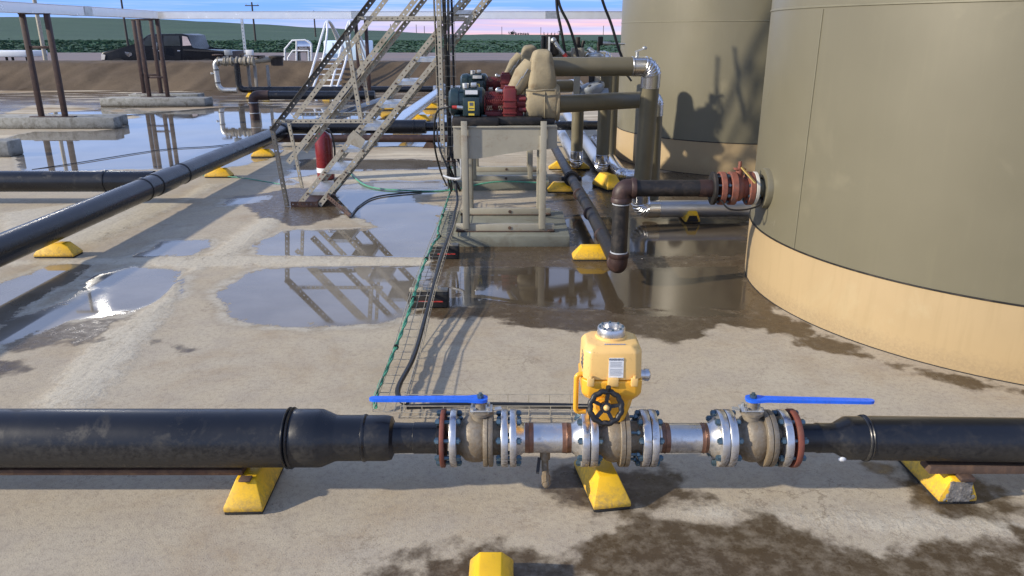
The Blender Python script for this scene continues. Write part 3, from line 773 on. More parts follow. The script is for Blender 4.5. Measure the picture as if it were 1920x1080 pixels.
# spool with drain
def spool(label, f0, f1, w0, w1, p0, p1, w2, w3, g0, g1, grp='steel spools between the valves'):
    t = thing('pipe_spool', label, 'pipe spool', (px_x((p0 + p1) / 2), PY, PZ), grp)
    fA = flange(t, f0, f1); fB = flange(t, g0, g1)
    mb = MB(); lx(mb, 0, [(f1 - .5, .080), (f1 + 4, .074), (w0 - 3, .0585), (w0, .0575)], 40); part(t, 'weld_neck', mb, 'stainless')
    mb = MB(); lx(mb, 0, [(w3, .0575), (w3 + 3, .0585), (g0 - 4, .074), (g0 + .5, .080)], 40); part(t, 'weld_neck', mb, 'stainless')
    for a, b_ in ((w0, w1), (w2, w3)):
        mb = MB(); lx(mb, 0, [(a, .0575), (a + 2, .0583), ((a + b_) / 2 - 1.5, .0585), ((a + b_) / 2, .0605), ((a + b_) / 2 + 1.5, .0585), (b_ - 2, .0583), (b_, .0575)], 40); part(t, 'weld_seam', mb, 'weld')
    mb = MB(); lx(mb, 0, [(p0, .0575), (p1, .0575)], 48); part(t, 'pipe', mb, 'stainless')
    return t, fA, fB
s1, _a, fB = spool('bright steel spool with a small drain cock under it, next to the motor head valve', 956, 968, 984, 1000, 1000, 1053, 1053, 1070, 1088, 1101.5)
bolts(s1, fB, px_x(1102.3), px_x(1116.5) - px_x(1087))
xd = px_x(1022)
mb = MB(); mb.cyl((xd, PY - .01, PZ - .05), (xd, PY - .015, PZ - .085), .020, 16); mb.tube(path([(xd, PY - .015, PZ - .075), (xd, PY - .02, PZ - .115), (xd + .002, PY - .075, PZ - .135)], .03, 6), .0135, 14)
mb.cyl((xd + .002, PY - .06, PZ - .131), (xd + .002, PY - .10, PZ - .144), .017, 8); mb.ball((xd + .002, PY - .102, PZ - .145), (.014, .008, .014), 12, 8)
dv = part(s1, 'drain_cock', mb, 'cast_steel')
mb = MB(); mb.bar((xd - .022, PY - .02, PZ - .075), (xd - .03, PY - .05, PZ - .13), .012, .006); part(s1, 'drain_handle', mb, 'black_metal', dv)
s2, fA2, fB2 = spool('bright steel spool between the motor head valve and the far end blue handled valve', 1214.5, 1227, 1237, 1253, 1253, 1311, 1311, 1324, 1341, 1355)
bolts(s2, fB2, px_x(1356), px_x(1370.5) - px_x(1340))
# valve with the motor head
av = thing('motor_valve', 'valve with a tall yellow motor head and black handwheel on top', 'motor valve', (px_x(1140), PY, PZ), 'valves on the front pipeline')
flange(av, 1103.5, 1117)
mb = MB(); lx(mb, 0, [(1116, .066), (1124, .068), (1136, .088), (1148, .094), (1160, .092)], 40); part(av, 'body', mb, 'cast_steel')
mb = MB(); lx(mb, 0, [(1158, .07), (1158, .108), (1159, .110), (1166, .110), (1166.6, .104), (1167.6, .104), (1168, .110), (1175, .110), (1176, .108), (1176, .07)], 56); part(av, 'body_joint', mb, 'cast_steel')
mb = MB(); lx(mb, 0, [(1175, .066), (1200, .066)], 32); part(av, 'neck', mb, 'cast_steel')
fl2 = flange(av, 1199, 1213)
bolts(av, fl2, px_x(1213.3), px_x(1227.5) - px_x(1198))
bj = bolt_mesh(.034, .006, .011, .009)
for k in range(6):
    a = .3 + 2 * PI * k / 6
    piece(av, 'bolt', bj, (px_x(1180), PY + .085 * math.cos(a), PZ + .085 * math.sin(a)), fl2, (a, 0, 0))
AXC = XAT(1147, PY - .06, .60)
def ring_poly(x0, x1, y0, y1, ch, z, k=0):
    return [Vector(p_) for p_ in ((x0 + ch, y0, z), (x1 - ch, y0, z), (x1, y0 + ch, z), (x1, y1 - ch, z), (x1 - ch, y1, z), (x0 + ch, y1, z), (x0, y1 - ch, z), (x0, y0 + ch, z))]
def loft(polys, bev=.008):
    bm = bmesh.new(); rows = [[bm.verts.new(v) for v in pl_] for pl_ in polys]
    n = len(rows[0])
    bm.faces.new(list(reversed(rows[0]))); bm.faces.new(rows[-1])
    for a, b_ in zip(rows, rows[1:]):
        for i in range(n): bm.faces.new((a[i], a[(i + 1) % n], b_[(i + 1) % n], b_[i]))
    if bev: bmesh.ops.bevel(bm, geom=bm.edges[:], offset=bev, segments=3, affect='EDGES', profile=.5)
    mb = MB(); bm.verts.index_update(); mb._add([v.co.copy() for v in bm.verts], [tuple(v.index for v in f.verts) for f in bm.faces]); bm.free(); return mb
x0, x1 = AXC - .110, AXC + .114; y0, y1 = PY - .098, PY + .098
mb = loft([ring_poly(x0 + .016, x1 - .012, y0 + .016, y1 - .012, .024, .462), ring_poly(x0 + .002, x1 - .001, y0 + .003, y1, .022, .486), ring_poly(x0 - .001, x1 + .001, y0 - .001, y1, .026, .545)], .006)
base_ = part(av, 'housing_base', mb, 'actuator_yellow_deep')
mb = loft([ring_poly(x0 + .004, x1 - .004, y0 + .004, y1 - .004, .020, .547), ring_poly(x0 + .006, x1 - .006, y0 + .009, y1 - .009, .024, .655), ring_poly(x0 + .018, x1 - .018, y0 + .026, y1 - .020, .030, .676)], .0065)
cov = part(av, 'cover', mb, 'actuator_yellow')
for cx_ in (x0 + .030, x1 - .034, x0 + .112):
    mb = MB(); mb.bbox((cx_, y0 - .004, .545), (.026 if cx_ != x0 + .112 else .04, .012, .034), .004)
    if cx_ != x0 + .112: mb.cyl((cx_, y0 - .004, .556), (cx_, y0 - .004, .570), .006, 6)
    part(av, 'cover_lug', mb, 'actuator_yellow', cov)
# lower neck and bracket
mb = loft([ring_poly(AXC - .060, AXC + .060, PY - .052, PY + .05, .014, .352), ring_poly(AXC - .066, AXC + .082, PY - .060, PY + .060, .018, .42), ring_poly(AXC - .078, AXC + .088, PY - .074, PY + .074, .020, .463)], .005)
part(av, 'bracket', mb, 'actuator_yellow_deep')
mb = MB(); mb.lathe((AXC + .004, PY + .022, .672), (0, 0, 1), [(0, .060), (.012, .058), (.013, .052)], 40); part(av, 'indicator_collar', mb, 'actuator_yellow', cov)
mb = MB(); mb.lathe((AXC + .004, PY + .022, .684), (0, 0, 1), [(0, .05), (.002, .052), (.026, .052), (.030, .049), (.030, .034), (.012, .030), (.010, .0)], 40, caps=False); ind = part(av, 'indicator_ring', mb, 'flange_steel', cov)
mb = MB(); mb.cyl((0, 0, -.002), (0, 0, .006), .0045, 6); scr = mb.mesh('screw', mats=('bolt_zinc',))
for k in range(8):
    a = 2 * PI * k / 8; piece(av, 'screw', scr, (AXC + .004 + .042 * math.cos(a), PY + .022 + .042 * math.sin(a), .713), cov)
# warning plate on the front face of the cover (leans with it)
LP0 = Vector((AXC + .012, y0 + .006, .600)); ln = math.atan2(.008, .125)
RX = Matrix.Rotation(-ln, 3, 'X')
def on_face(u, v, w): return LP0 + RX @ Vector((u, -w, v))
mb = MB(); mb.prism([on_face(-.027, -.040, .0025), on_face(.027, -.040, .0025), on_face(.027, .036, .0025), on_face(-.027, .036, .0025)], RX @ Vector((0, .004, 0)))
part(av, 'warning_plate', mb, 'label_white', cov)
mb = MB(); rr = random.Random(3)
for i in range(10):
    if i == 4: continue
    v = .018 - i * .0054; e = rr.uniform(.016, .023); x_ = -.023
    while x_ < e:
        wl = rr.uniform(.003, .007); mb.prism([on_face(x_, v, .0036), on_face(min(x_ + wl, e), v, .0036), on_face(min(x_ + wl, e), v + .0026, .0036), on_face(x_, v + .0026, .0036)], RX @ Vector((0, .0008, 0))); x_ += wl + .0014
part(av, 'plate_print', mb, 'label_grey', cov, smooth=0)
def lettering(root, name, text, size, loc, rot, m, parent, depth=.0004):
    cu = bpy.data.curves.new('lettering', 'FONT'); cu.body = text; cu.size = size; cu.extrude = depth; cu.align_x = 'CENTER'
    ob = bpy.data.objects.new('tmp', cu); C.objects.link(ob)
    dg = bpy.context.evaluated_depsgraph_get(); me_ = bpy.data.meshes.new_from_object(ob.evaluated_get(dg))
    bpy.data.objects.remove(ob); me_.materials.clear(); me_.materials.append(M[m])
    o = bpy.data.objects.new(name, me_); C.objects.link(o); o.parent = parent; o.location = Vector(loc) - org(root); o.rotation_euler = rot; return o
lettering(av, 'lettering', 'WARNING', .0118, on_face(0, .0265, .0032), (PI / 2 - ln, 0, 0), 'label_text', cov)
mb = MB(); rr = random.Random(11)
x_ = AXC - .030
while x_ < AXC + .042:
    wl = rr.uniform(.004, .009); mb.box((x_ + wl / 2, PY - .062, .6778), (wl, .006, .001)); x_ += wl + .002
part(av, 'top_print', mb, 'label_blue', cov, smooth=0)
mb = MB()
for k in range(4): mb.box((x0 + .0035 + .001 * k, PY - .035 + .0, .585 + .016 * k), (.004, .055, .007))
part(av, 'side_print', mb, 'label_text', cov, smooth=0)
# hand crank bar on the side
mb = MB(); mb.tube(path([(x0 + .01, PY - .05, .555), (x0 - .018, PY - .055, .553), (x0 - .018, PY - .055, .400), (x0 + .02, PY - .05, .398)], .016, 5), .0095, 12)
part(av, 'side_handle', mb, 'actuator_yellow_deep')
mb = MB(); mb.cyl((x1 - .004, PY, .527), (x1 + .022, PY, .527), .021, 20); mb.cyl((x1 + .020, PY, .527), (x1 + .034, PY, .527), .024, 20); mb.ball((x1 + .034, PY, .527), (.010, .022, .022), 16, 10)
part(av, 'conduit_plug', mb, 'flange_steel')
mb = MB(); mb.bar((x1 - .028, PY + .05, .485), (x1 - .055, PY + .05, .40), .02, .03); mb.bbox((x1 - .05, PY + .03, .40), (.03, .03, .04), .005); part(av, 'override_lever', mb, 'black_plastic')
# black handwheel facing out
HC = AY(1136, 764, PY - .140); hn = Vector((.10, -.93, .30)).normalized(); ha = hn.cross(Vector((0, 0, 1))).normalized(); hb = ha.cross(hn)
mb = MB(); pts = []
for k in range(49):
    a = 2 * PI * k / 48; rr_ = .057 + (.003 if (k // 2) % 2 else 0)
    pts.append(HC + (ha * math.cos(a) + hb * math.sin(a)) * rr_)
mb.tube(pts, .0105, 10, caps=False)
for k in range(5):
    a = 2 * PI * k / 5 + .5; mb.bar(HC - hn * .008, HC + (ha * math.cos(a) + hb * math.sin(a)) * .055, .013, .012, hn)
mb.cyl(HC - hn * .02, HC + hn * .008, .020, 16)
kp = HC + hb * .057 - ha * .010; mb.cyl(kp, kp + hn * .012 + hb * .020, .0095, 12)
hw = part(av, 'handwheel', mb, 'black_plastic')
mb = MB(); mb.ball(HC + hn * .009, (.011, .011, .011), 12, 8); part(av, 'hub_cap', mb, 'actuator_yellow', hw)
mb = MB(); mb.cyl(HC - hn * .02, HC - hn * .09, .017, 14); mb.cyl(HC - hn * .04, HC - hn * .085, .030, 14); part(av, 'wheel_shaft', mb, 'actuator_yellow_deep', hw)
# valve at the far end
v3, fa3, fb3 = lever_valve('valve with its flat blue handle reaching over the thinner black pipe, near the tank', 0, 1, 1410, -.045,
                           ((1356.5, 1370.5), (1379, 1424), (1424, 1444), (1457, 1471), (0, 0)))
mb = MB(); lx(mb, 0, [(1369, .062), (1381, .062)], 24); part(v3, 'neck', mb, 'cast_steel')
# thinner black pipe on the other side
t = thing('black_pipeline', 'thinner black pipe running off behind the broken yellow block, scuffed white', 'pipe', (1.8, PY, PZ), 'black pipes')
mb = MB(); lx(mb, 0, [(1478, .07), (1478, .112), (1479, .1135), (1487, .1135), (1488, .112), (1488, .07)], 48); ring2 = part(t, 'backing_ring', mb, 'rust_ring')
bolts(t, ring2, px_x(1472.5), px_x(1489) - px_x(1456))
mb = MB(); lx(mb, 0, [(1472, .076), (1479, .076), (1481, .055), (1527, .055), (1530, .0585), (1534, .0585), (1536, .0575), (1560, .0575), (1564, .060), (1584, .083), (1590, .084), (1616, .084)], 48); part(t, 'reducer', mb, 'hdpe')
mb = MB(); lx(mb, 0, [(1613, .083), (1615, .0885), (1617, .0905), (1619, .087), (1621, .0905), (1623, .0885), (1625, .083)], 48); part(t, 'weld_bead', mb, 'hdpe')
mb = MB(); mb.cyl((px_x(1622), PY, PZ), (5.2, PY - .10, PZ), .0855, 48, .0855); part(t, 'pipe', mb, 'hdpe')
mb = MB(); mb.ball((px_x(1572), PY - .055, PZ - .062), (.016, .006, .010), 8, 6); part(t, 'bird_dropping', mb, 'label_white')
# rusty flat bars the pipes lie on
single('rusty_bar', MB().bbox((-2.36, PY - .005, .130), (2.62, .085, .024), .003), 'rust_bar', 'long rusty steel bar lying under the thick black pipe on a yellow block', 'steel bar', group='rusty bars under the pipes')
single('rusty_bar', MB().bbox((2.62, PY - .02, .147), (2.0, .075, .034), .003), 'rust_dark', 'dark rusty steel bar under the thinner black pipe on the broken block', 'steel bar', group='rusty bars under the pipes')
single('rusty_clip', MB().bbox((1.755, PY - .06, .124), (.055, .06, .018), .003), 'rust_dark', 'small rusty clip on top of the broken yellow block', 'clip')
single('rusty_clip', MB().bbox((-1.03, PY - .075, .121), (.045, .035, .010), .002), 'rust_dark', 'small rusty square plate on top of the yellow block under the tapered end', 'clip')
# ------------------------------------------------------------------ long black pipe running back along the yard, and its branches
BP = 'black pipes'
def black_pipe(label, pts, r, m='hdpe_clean', beads=(), rad=.3, n=28):
    P = [Vector(p) for p in pts]
    t = thing('black_pipeline', label, 'pipe', (P[0] + P[-1]) / 2, BP)
    mb = MB(); mb.tube(path(P, rad, 8), r, n); part(t, 'pipe', mb, m)
    for c, d, w in beads:
        mb = MB(); mb.lathe(Vector(c) - Vector(d) * w / 2, d, [(0, r * .98), (.004, r * 1.07), (w - .004, r * 1.07), (w, r * .98)], n); part(t, 'coupling', mb, m)
    return t
LX = -3.74
black_pipe('thick black pipe running back from the front along the yard on three yellow blocks', [(LX, 3.21, PZ), (LX, 12.55, .25)], .112,
           beads=[((LX, 7.62, .254), (0, 1, 0), .05), ((LX, 8.06, .254), (0, 1, 0), .42), ((LX, 8.55, .254), (0, 1, 0), .03)])
black_pipe('thick black pipe branching sideways off the long one in front of the wide puddle', [(LX - .10, 8.1, .25), (-9.5, 8.1, .25)], .112,
           beads=[((LX - .62, 8.1, .25), (1, 0, 0), .03)])
black_pipe('thick black pipe crossing behind the stairs, above a rusty steel pipe', [(LX - .05, 12.75, .30), (-1.42, 12.75, .30)], .112,
           beads=[((LX + .25, 12.75, .30), (1, 0, 0), .35), ((-1.62, 12.75, .30), (1, 0, 0), .03)])
black_pipe('black pipe carrying on behind the pump stands towards the tanks', [(-1.42, 12.75, .30), (1.6, 12.95, .30)], .075)
mb = MB(); mb.lathe((LX, 12.45, .26), (0, 1, 0), [(0, .115), (.02, .125), (.34, .125), (.36, .115)], 28); 
t_ = single('pipe_elbow', mb, 'hdpe_clean', 'black elbow where the long pipe meets the crossing pipe, behind the stair foot', 'pipe elbow')
single('steel_pipe', MB().tube([(-4.0, 12.45, .145), (.6, 12.45, .145)], .062, 16), 'rust_brown', 'grey rusty steel pipe lying in front of the black crossing pipe behind the stairs', 'pipe')
support(-3.77, 6.07, 90, 'yellow block under the long black pipe, nearest to the camera and mirrored in water')
support(-3.78, 9.75, 90, 'yellow block under the long black pipe, the middle one of its three')
support(-3.74, 11.45, 90, 'yellow block under the long black pipe, just beside the stair rails')
def dark_foot(x, y, label, rz=0):
    t = thing('pipe_support', label, 'support', (x, y, .002), 'dark feet under the pipes', R(rz))
    mb = MB(); mb.prism([(-.11, -.09, 0), (.11, -.09, 0), (.05, -.09, .085), (-.05, -.09, .085)], (0, .18, 0))
    o = bpy.data.objects.new('foot', mb.mesh('foot', mats=('rust_dark',))); C.objects.link(o); o.parent = t
    return t
dark_foot(-1.34, 12.45, 'dark foot under the rusty steel pipe behind the stairs')

# ------------------------------------------------------------------ stairs of bolted perforated angle
YN, YF = 7.95, 8.60
st = thing('steel_stairs', 'galvanised stairs of perforated angle with rails climbing towards the tanks, rusty foot', 'stairs', (-2.2, YN, 0))
def A2(px, py, Y=YN): return AY(px, py, Y)
run = (A2(738, 153) - A2(573, 360)).normalized()
def along(p, z): return p + run * ((z - p.z) / run.z)
ZT = 5.95
def angle(name, p0, p1, m='galv_dull', w=.052, flip=1, mh='galv_shade', yd=1, pitch=.058):
    """an angle iron: one perforated leg facing the walker's side (XZ plane), the other lying across"""
    p0 = Vector(p0); p1 = Vector(p1); d = (p1 - p0).normalized(); wv = Vector((d.z, 0, -d.x)) * flip
    mb = MB(); mb.perf(p0, p1, wv * w, (0, .004 * yd, 0), pitch)
    mb.perf(p0 + Vector((0, .0045 * yd, 0)), p1 + Vector((0, .0045 * yd, 0)), (0, (w - .005) * yd, 0), wv * .004, pitch)
    return part(st, name, mb, m, smooth=0)
Yv = Vector((0, YF - YN, 0))
a0 = A2(556, 382); a1 = along(a0, ZT); b0 = A2(595, 382); b1 = along(b0, ZT)
for p0, p1, off, fl, yd in ((a0, a1, 0, 1, 1), (b0, b1, 0, 1, 1), (a0, a1, 1, 1, -1), (b0, b1, 1, 1, -1)):
    o_ = Yv * off; angle('stringer', p0 + o_, p1 + o_, flip=fl, yd=yd)
r1 = A2(507, 243); r1t = along(r1, ZT + .7)
m1 = A2(536, 302); m1t = along(m1, ZT + .3)
angle('top_rail', r1, r1t, m='steel_dark', mh='steel_dark', flip=1, yd=-1)['label'] = 'darker hand rail'; angle('mid_rail', m1, m1t, flip=1, yd=1)
r2 = r1 + Yv + Vector((.0, 0, 0)); r2 = along(r2, r1.z + .06); angle('top_rail', r2, along(r2, ZT + .7), flip=1, yd=1)
m2 = along(m1 + Yv, m1.z + .02); angle('mid_rail', m2, along(m2, ZT + .3), flip=1, yd=-1)
# posts and ties
def post(px0, py0, px1, py1, Y, yd=1, m='galv_dull', name='rail_post', flip=1):
    return angle(name, A2(px0, py0, Y), A2(px1, py1, Y), m=m, flip=flip, yd=yd, w=.04)
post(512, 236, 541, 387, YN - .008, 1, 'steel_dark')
post(545, 230, 570, 352, YF + .008, -1)
post(652, 60, 680, 226, YN - .008, 1); post(673, 66, 694, 196, YF + .008, -1)
p3 = along(A2(652, 60), A2(652, 60).z + 1.7); q3 = along(A2(680, 226), A2(680, 226).z + 1.7)
for k in range(3):
    for o_, yd in ((Vector((0, -.008, 0)), 1), (Yv + Vector((0, .008, 0)), -1)):
        up = run * (1.30 * k / run.z)
        if k: angle('rail_post', A2(652, 60) + up + o_, A2(680, 226) + up + o_, w=.04, yd=yd)
def tie(px0, px1, py, Y, yd=1, w=.036): 
    p0 = A2(px0, py, Y); p1 = A2(px1, py, Y); p1 = Vector((p1.x, p1.y, p0.z))
    mb = MB(); mb.perf(p0, p1, (0, 0, w), (0, .004, 0), .052); mb.box(((p0.x + p1.x) / 2, Y + .02 * yd, p0.z + w), (p1.x - p0.x, .036, .004)); return part(st, 'tie_bar', mb, 'galv_dull', smooth=0)
tie(513, 700, 231, YN - .014); tie(560, 714, 217, YF + .014, -1); tie(670, 872, 38, YN - .014); tie(690, 880, 40, YF + .014, -1)
for zt in (3.15, 4.1):
    pa = along(r1, zt); pb = along(b0, zt); mb = MB(); mb.perf(pa + Vector((0, -.014, 0)), Vector((pb.x, pb.y - .014, zt)), (0, 0, .036), (0, .004, 0), .052); part(st, 'tie_bar', mb, 'galv_dull', smooth=0)
# treads
za = A2(573, 360).z; dz = (A2(738, 153).z - A2(573, 360).z) / 5
tm = MB(); TD = (b0 - a0).x
tm.box((TD / 2 + .012, (YF - YN) / 2, .0), (TD + .02, YF - YN - .012, .005)); tm.box((.004, (YF - YN) / 2, -.019), (.004, YF - YN - .012, .034)); tm.box((TD + .02, (YF - YN) / 2, -.019), (.004, YF - YN - .012, .034))
tm.box((TD / 2 + .012, .007, -.019), (TD + .012, .004, .033)); tm.box((TD / 2 + .012, YF - YN - .007, -.019), (TD + .012, .004, .033))
tme = tm.mesh('tread', mats=('galv',), smooth=0)
k = 0
while za + dz * k < ZT - .1:
    p = along(a0, za + dz * k); tr = piece(st, 'tread', tme, (p.x, YN, p.z)); k += 1
bl = MB(); bl.cyl((0, -.010, 0), (0, .004, 0), .0105, 6); ble = bl.mesh('bolt_head', mats=('rust_dark',))
for i in range(min(k, 12)):
    for base_p in (a0, b0):
        p = along(base_p, za + dz * i); piece(st, 'bolt_head', ble, (p.x + .018, YN - .001, p.z - .018))
mb = MB(); mb.prism([A2(x_, y_, YN - .012) for x_, y_ in ((663, 244), (685, 263), (677, 279), (650, 268), (652, 256))], (0, .005, 0)); part(st, 'gusset_plate', mb, 'galv_dull', smooth=0)
# rusty foot
mb = MB(); f0 = A2(546, 388); f1 = A2(597, 388)
mb.perf((f0.x, YN - .012, .004), (f1.x, YN - .012, .004), (0, 0, .058), (0, .005, 0), .05); mb.box(((f0.x + f1.x) / 2, (YN + YF) / 2, .006), (f1.x - f0.x, YF - YN + .02, .006))
mb.perf((f0.x, YF + .012, .004), (f1.x, YF + .012, .004), (0, 0, .058), (0, -.005, 0), .05); mb.box((f1.x - .004, (YN + YF) / 2, .035), (.006, YF - YN, .06)); part(st, 'foot_frame', mb, 'rust_brown', smooth=0)
br0 = A2(612, 371); br1 = G(656, 409); mb = MB(); dv_ = (br1 - br0).normalized(); mb.perf(br0, br1, dv_.cross(Vector((0, 1, 0))).normalized() * .045, (0, .005, 0), .052, .009); mb.bar(br0 + Vector((0, .022, 0)), br1 + Vector((0, .022, 0)), .040, .004, (1, 0, 1)); part(st, 'foot_brace', mb, 'rust_brown', smooth=0)
mb = MB(); p_ = A2(617, 335); mb.bbox((p_.x + .06, YN + .3, p_.z - .05), (.05, .5, .05), .004); part(st, 'cross_member', mb, 'rust_dark')
# landing between the tanks at the head of the stairs (above the picture)
lp = along(b0, ZT)
mb = MB(); mb.span((lp.x, YN - .1, ZT - .08), (lp.x + 1.3, YF + .5, ZT)); part(st, 'landing', mb, 'galv_dull', smooth=0)

# ------------------------------------------------------------------ fire extinguisher behind the stairs
ex = G(612, 337); t = thing('fire_extinguisher', 'red fire extinguisher with white band standing behind the stairs', 'extinguisher', (ex.x, ex.y, 0))
mb = MB(); mb.lathe((ex.x, ex.y, .01), (0, 0, 1), [(0, .085), (.01, .105), (.025, .108), (.50, .108), (.55, .095), (.585, .055), (.60, .03)], 28); part(t, 'cylinder', mb, 'extinguisher_red')
mb = MB(); mb.lathe((ex.x, ex.y, .10), (0, 0, 1), [(0, .107), (.0, .1095), (.06, .1095), (.06, .107)], 28, caps=False); part(t, 'white_band', mb, 'label_white')
mb = MB(); mb.cyl((ex.x, ex.y, .60), (ex.x, ex.y, .67), .025, 12); mb.bar((ex.x - .03, ex.y, .68), (ex.x + .09, ex.y, .70), .025, .012); mb.bar((ex.x - .02, ex.y, .655), (ex.x + .085, ex.y, .635), .022, .010); part(t, 'valve_head', mb, 'galv')
mb = MB(); mb.tube(smoothpath([(ex.x + .02, ex.y - .02, .65), (ex.x + .11, ex.y - .05, .60), (ex.x + .145, ex.y - .05, .42), (ex.x + .13, ex.y - .04, .22)]), .012, 8); part(t, 'hose', mb, 'black_plastic')

# ------------------------------------------------------------------ slabs and pump stands
def slab(x0, x1, y0, y1, h, label):
    return single('concrete_slab', MB().bbox(((x0 + x1) / 2, (y0 + y1) / 2, h / 2 - .002), (x1 - x0, y1 - y0, h), .004), 'green_slab', label, 'slab', group='slabs under the pump stands')
slab(-.66, .50, 6.36, 7.36, .096, 'low greenish slab under the front pump stand')
slab(-.76, .44, 8.86, 9.86, .105, 'low greenish slab under the second pump stand, further back')
def pump_stand(dx, dy, label, tx='skid_tan'):
    t = thing('pump_stand', label, 'pump stand', (dx - .06, 6.85 + dy, .096), 'tan pump stands')
    V = lambda x, y, z: (x + dx, y + dy, z)
    for y in (6.545, 7.19):
        mb = MB(); mb.bbox(V(-.06, y, .098 + .031), (.865, .062, .06), .002); part(t, 'base_rail', mb, tx)
        mb = MB(); mb.bbox(V(-.06, y, .0975 + .003), (.875, .10, .006), .002)
        for x in (-.46, .34): mb.bbox(V(x, y - .01, .1105), (.06, .105, .012), .003)
        mb.cyl(V(-.02, y - .032, .13), V(-.02, y - .036, .13), .016, 8); part(t, 'rust_edge', mb, 'rust_dark')
    for x, ang in ((-.405, 0), (.268, 0)):
        for y in (6.505, 7.19):
            mb = MB(); mb.bbox(V(x, y, .13 + .46), (.052, .022, .93), .0015); mb.bbox(V(x + (.026 if x < 0 else -.026), y + .035, .13 + .40), (.012, .05, .80), .0015); part(t, 'leg', mb, tx)
    mb = MB(); fz = 6.535
    mb.prism([V(-.50, fz, .735), V(-.30, fz, .735), V(.10, fz, .80), V(.385, fz, .825), V(.385, fz, 1.0), V(-.50, fz, 1.0)], (0, .012, 0)); part(t, 'apron', mb, tx)
    mb = MB(); mb.prism([V(-.50, 7.20, .735), V(-.30, 7.20, .735), V(.10, 7.20, .80), V(.385, 7.20, .825), V(.385, 7.20, 1.0), V(-.50, 7.20, 1.0)], (0, .012, 0)); part(t, 'apron', mb, tx)
    mb = MB(); mb.bbox(V(-.06, 6.87, 1.005), (.89, .70, .012), .003); part(t, 'table', mb, tx)
    mb = MB(); mb.bbox(V(-.31, 6.72, 1.045), (.40, .36, .072), .012); mb.bbox(V(.06, 6.72, 1.05), (.40, .30, .065), .012); part(t, 'bed_plate', mb, 'black_metal')
    return t
pump_stand(0, 0, 'tan steel pump stand on the front slab, rust along its feet')
pump_stand(-.05, 2.42, 'tan steel pump stand on the second slab, behind the front one')
def pump(dx, dy, label, red='pump_red', bl='blanket', seed=1):
    t = thing('pump', label, 'pump', (dx - .05, 6.78 + dy, 1.08), 'motor driven pumps under tan covers')
    V = lambda x, y, z: Vector((x + dx, y + dy, z))
    my = 6.76; mz = 1.195
    mb = MB(); mb.lathe(V(-.545, my, mz), AX, [(0, .085), (.02, .115), (.06, .122), (.085, .122), (.087, .116), (.24, .116), (.242, .122), (.29, .122), (.31, .10), (.33, .05)], 28); mot = part(t, 'motor', mb, 'motor_teal')
    mb = MB()
    for k in range(9):
        a = 2 * PI * k / 9 + .2
        mb.box(V(-.37, my + .119 * math.cos(a), mz + .119 * math.sin(a)), (.16, .01, .01), Matrix.Rotation(a, 3, 'X'))
    part(t, 'cooling_fins', mb, 'motor_teal', mot)
    mb = MB(); mb.bbox(V(-.345, my - .135, mz - .03), (.145, .08, .155), .008); jb = part(t, 'terminal_box', mb, 'motor_teal')
    mb = MB(); mb.bbox(V(-.345, my - .105, mz + .085), (.135, .05, .055), .006); part(t, 'rating_box', mb, 'motor_teal')
    mb = MB(); mb.box(V(-.345, my - .1315, mz + .088), (.105, .004, .034)); part(t, 'rating_plate', mb, 'label_white')
    mb = MB(); mb.box(V(-.345, my - .177, mz - .022), (.055, .004, .075)); yl = part(t, 'warning_label', mb, 'label_yellow', jb)
    mb = MB(); mb.box(V(-.345, my - .1798, mz - .006), (.030, .002, .026)); mb.box(V(-.345, my - .1798, mz - .042), (.042, .002, .008)); part(t, 'label_print', mb, 'label_text', jb)
    mb = MB(); mb.box(V(-.345, my - .177, mz - .092), (.05, .004, .016)); part(t, 'warning_label', mb, 'label_yellow', jb)
    mb = MB(); mb.cyl(V(-.41, my - .14, mz - .04), V(-.47, my - .145, mz - .035), .017, 12); part(t, 'cable_gland', mb, 'galv')
    mb = MB(); mb.cyl(V(-.47, my - .145, mz - .035), V(-.51, my - .147, mz - .034), .014, 12); part(t, 'gland_collar', mb, 'sticker_red')
    mb = MB(); mb.cyl(V(-.40, my + .0, mz + .115), V(-.40, my, mz + .155), .03, 14); mb.bbox(V(-.33, my, mz + .14), (.05, .05, .04), .006); part(t, 'lifting_fitting', mb, 'galv')
    for x in (-.47, -.24):
        mb = MB(); mb.bbox(V(x, my, 1.078), (.05, .22, .03), .004); part(t, 'motor_foot', mb, 'motor_teal')
    # red guard of expanded metal round the coupling
    mb = MB(); N = 20; seg = 20; rg = .105
    def gpnt(i, j): a = PI * (-.18 + 1.36 * j / seg); return V(-.235 + .165 * i / N, my + rg * math.cos(a), mz - .02 + rg * math.sin(a))
    for i in range(N):
        for j in range(seg):
            if (i + j) % 2 == 0: mb.bar(gpnt(i, j), gpnt(i + 1, j + 1), .0042, .002)
            else: mb.bar(gpnt(i, j + 1), gpnt(i + 1, j), .0042, .002)
    for i in (0, N):
        mb.tube([gpnt(i, j) for j in range(seg + 1)], .006, 6)
    part(t, 'coupling_guard', mb, red, smooth=0)
    mb = MB(); mb.cyl(V(-.25, my, mz), V(-.05, my, mz), .035, 14); mb.cyl(V(-.17, my, mz), V(-.12, my, mz), .07, 18); mb.bbox(V(-.15, my, 1.10), (.17, .16, .04), .005); part(t, 'coupling', mb, 'pump_red_dark')
    # red gearbox
    mb = MB(); mb.bbox(V(-.018, my - .03, mz - .01), (.115, .20, .26), .016)
    for zz_ in (-.085, -.035, .02): mb.bbox(V(-.022, my - .125, mz + zz_), (.125, .03, .012), .003)
    mb.bbox(V(-.018, my - .03, mz + .127), (.09, .12, .02), .006); part(t, 'gearbox', mb, red)
    mb = MB(); mb.cyl(V(-.085, my - .05, mz + .09), V(-.12, my - .055, mz + .095), .016, 10); mb.ball(V(-.125, my - .055, mz + .10), (.018, .014, .022), 10, 8); part(t, 'breather', mb, 'galv')
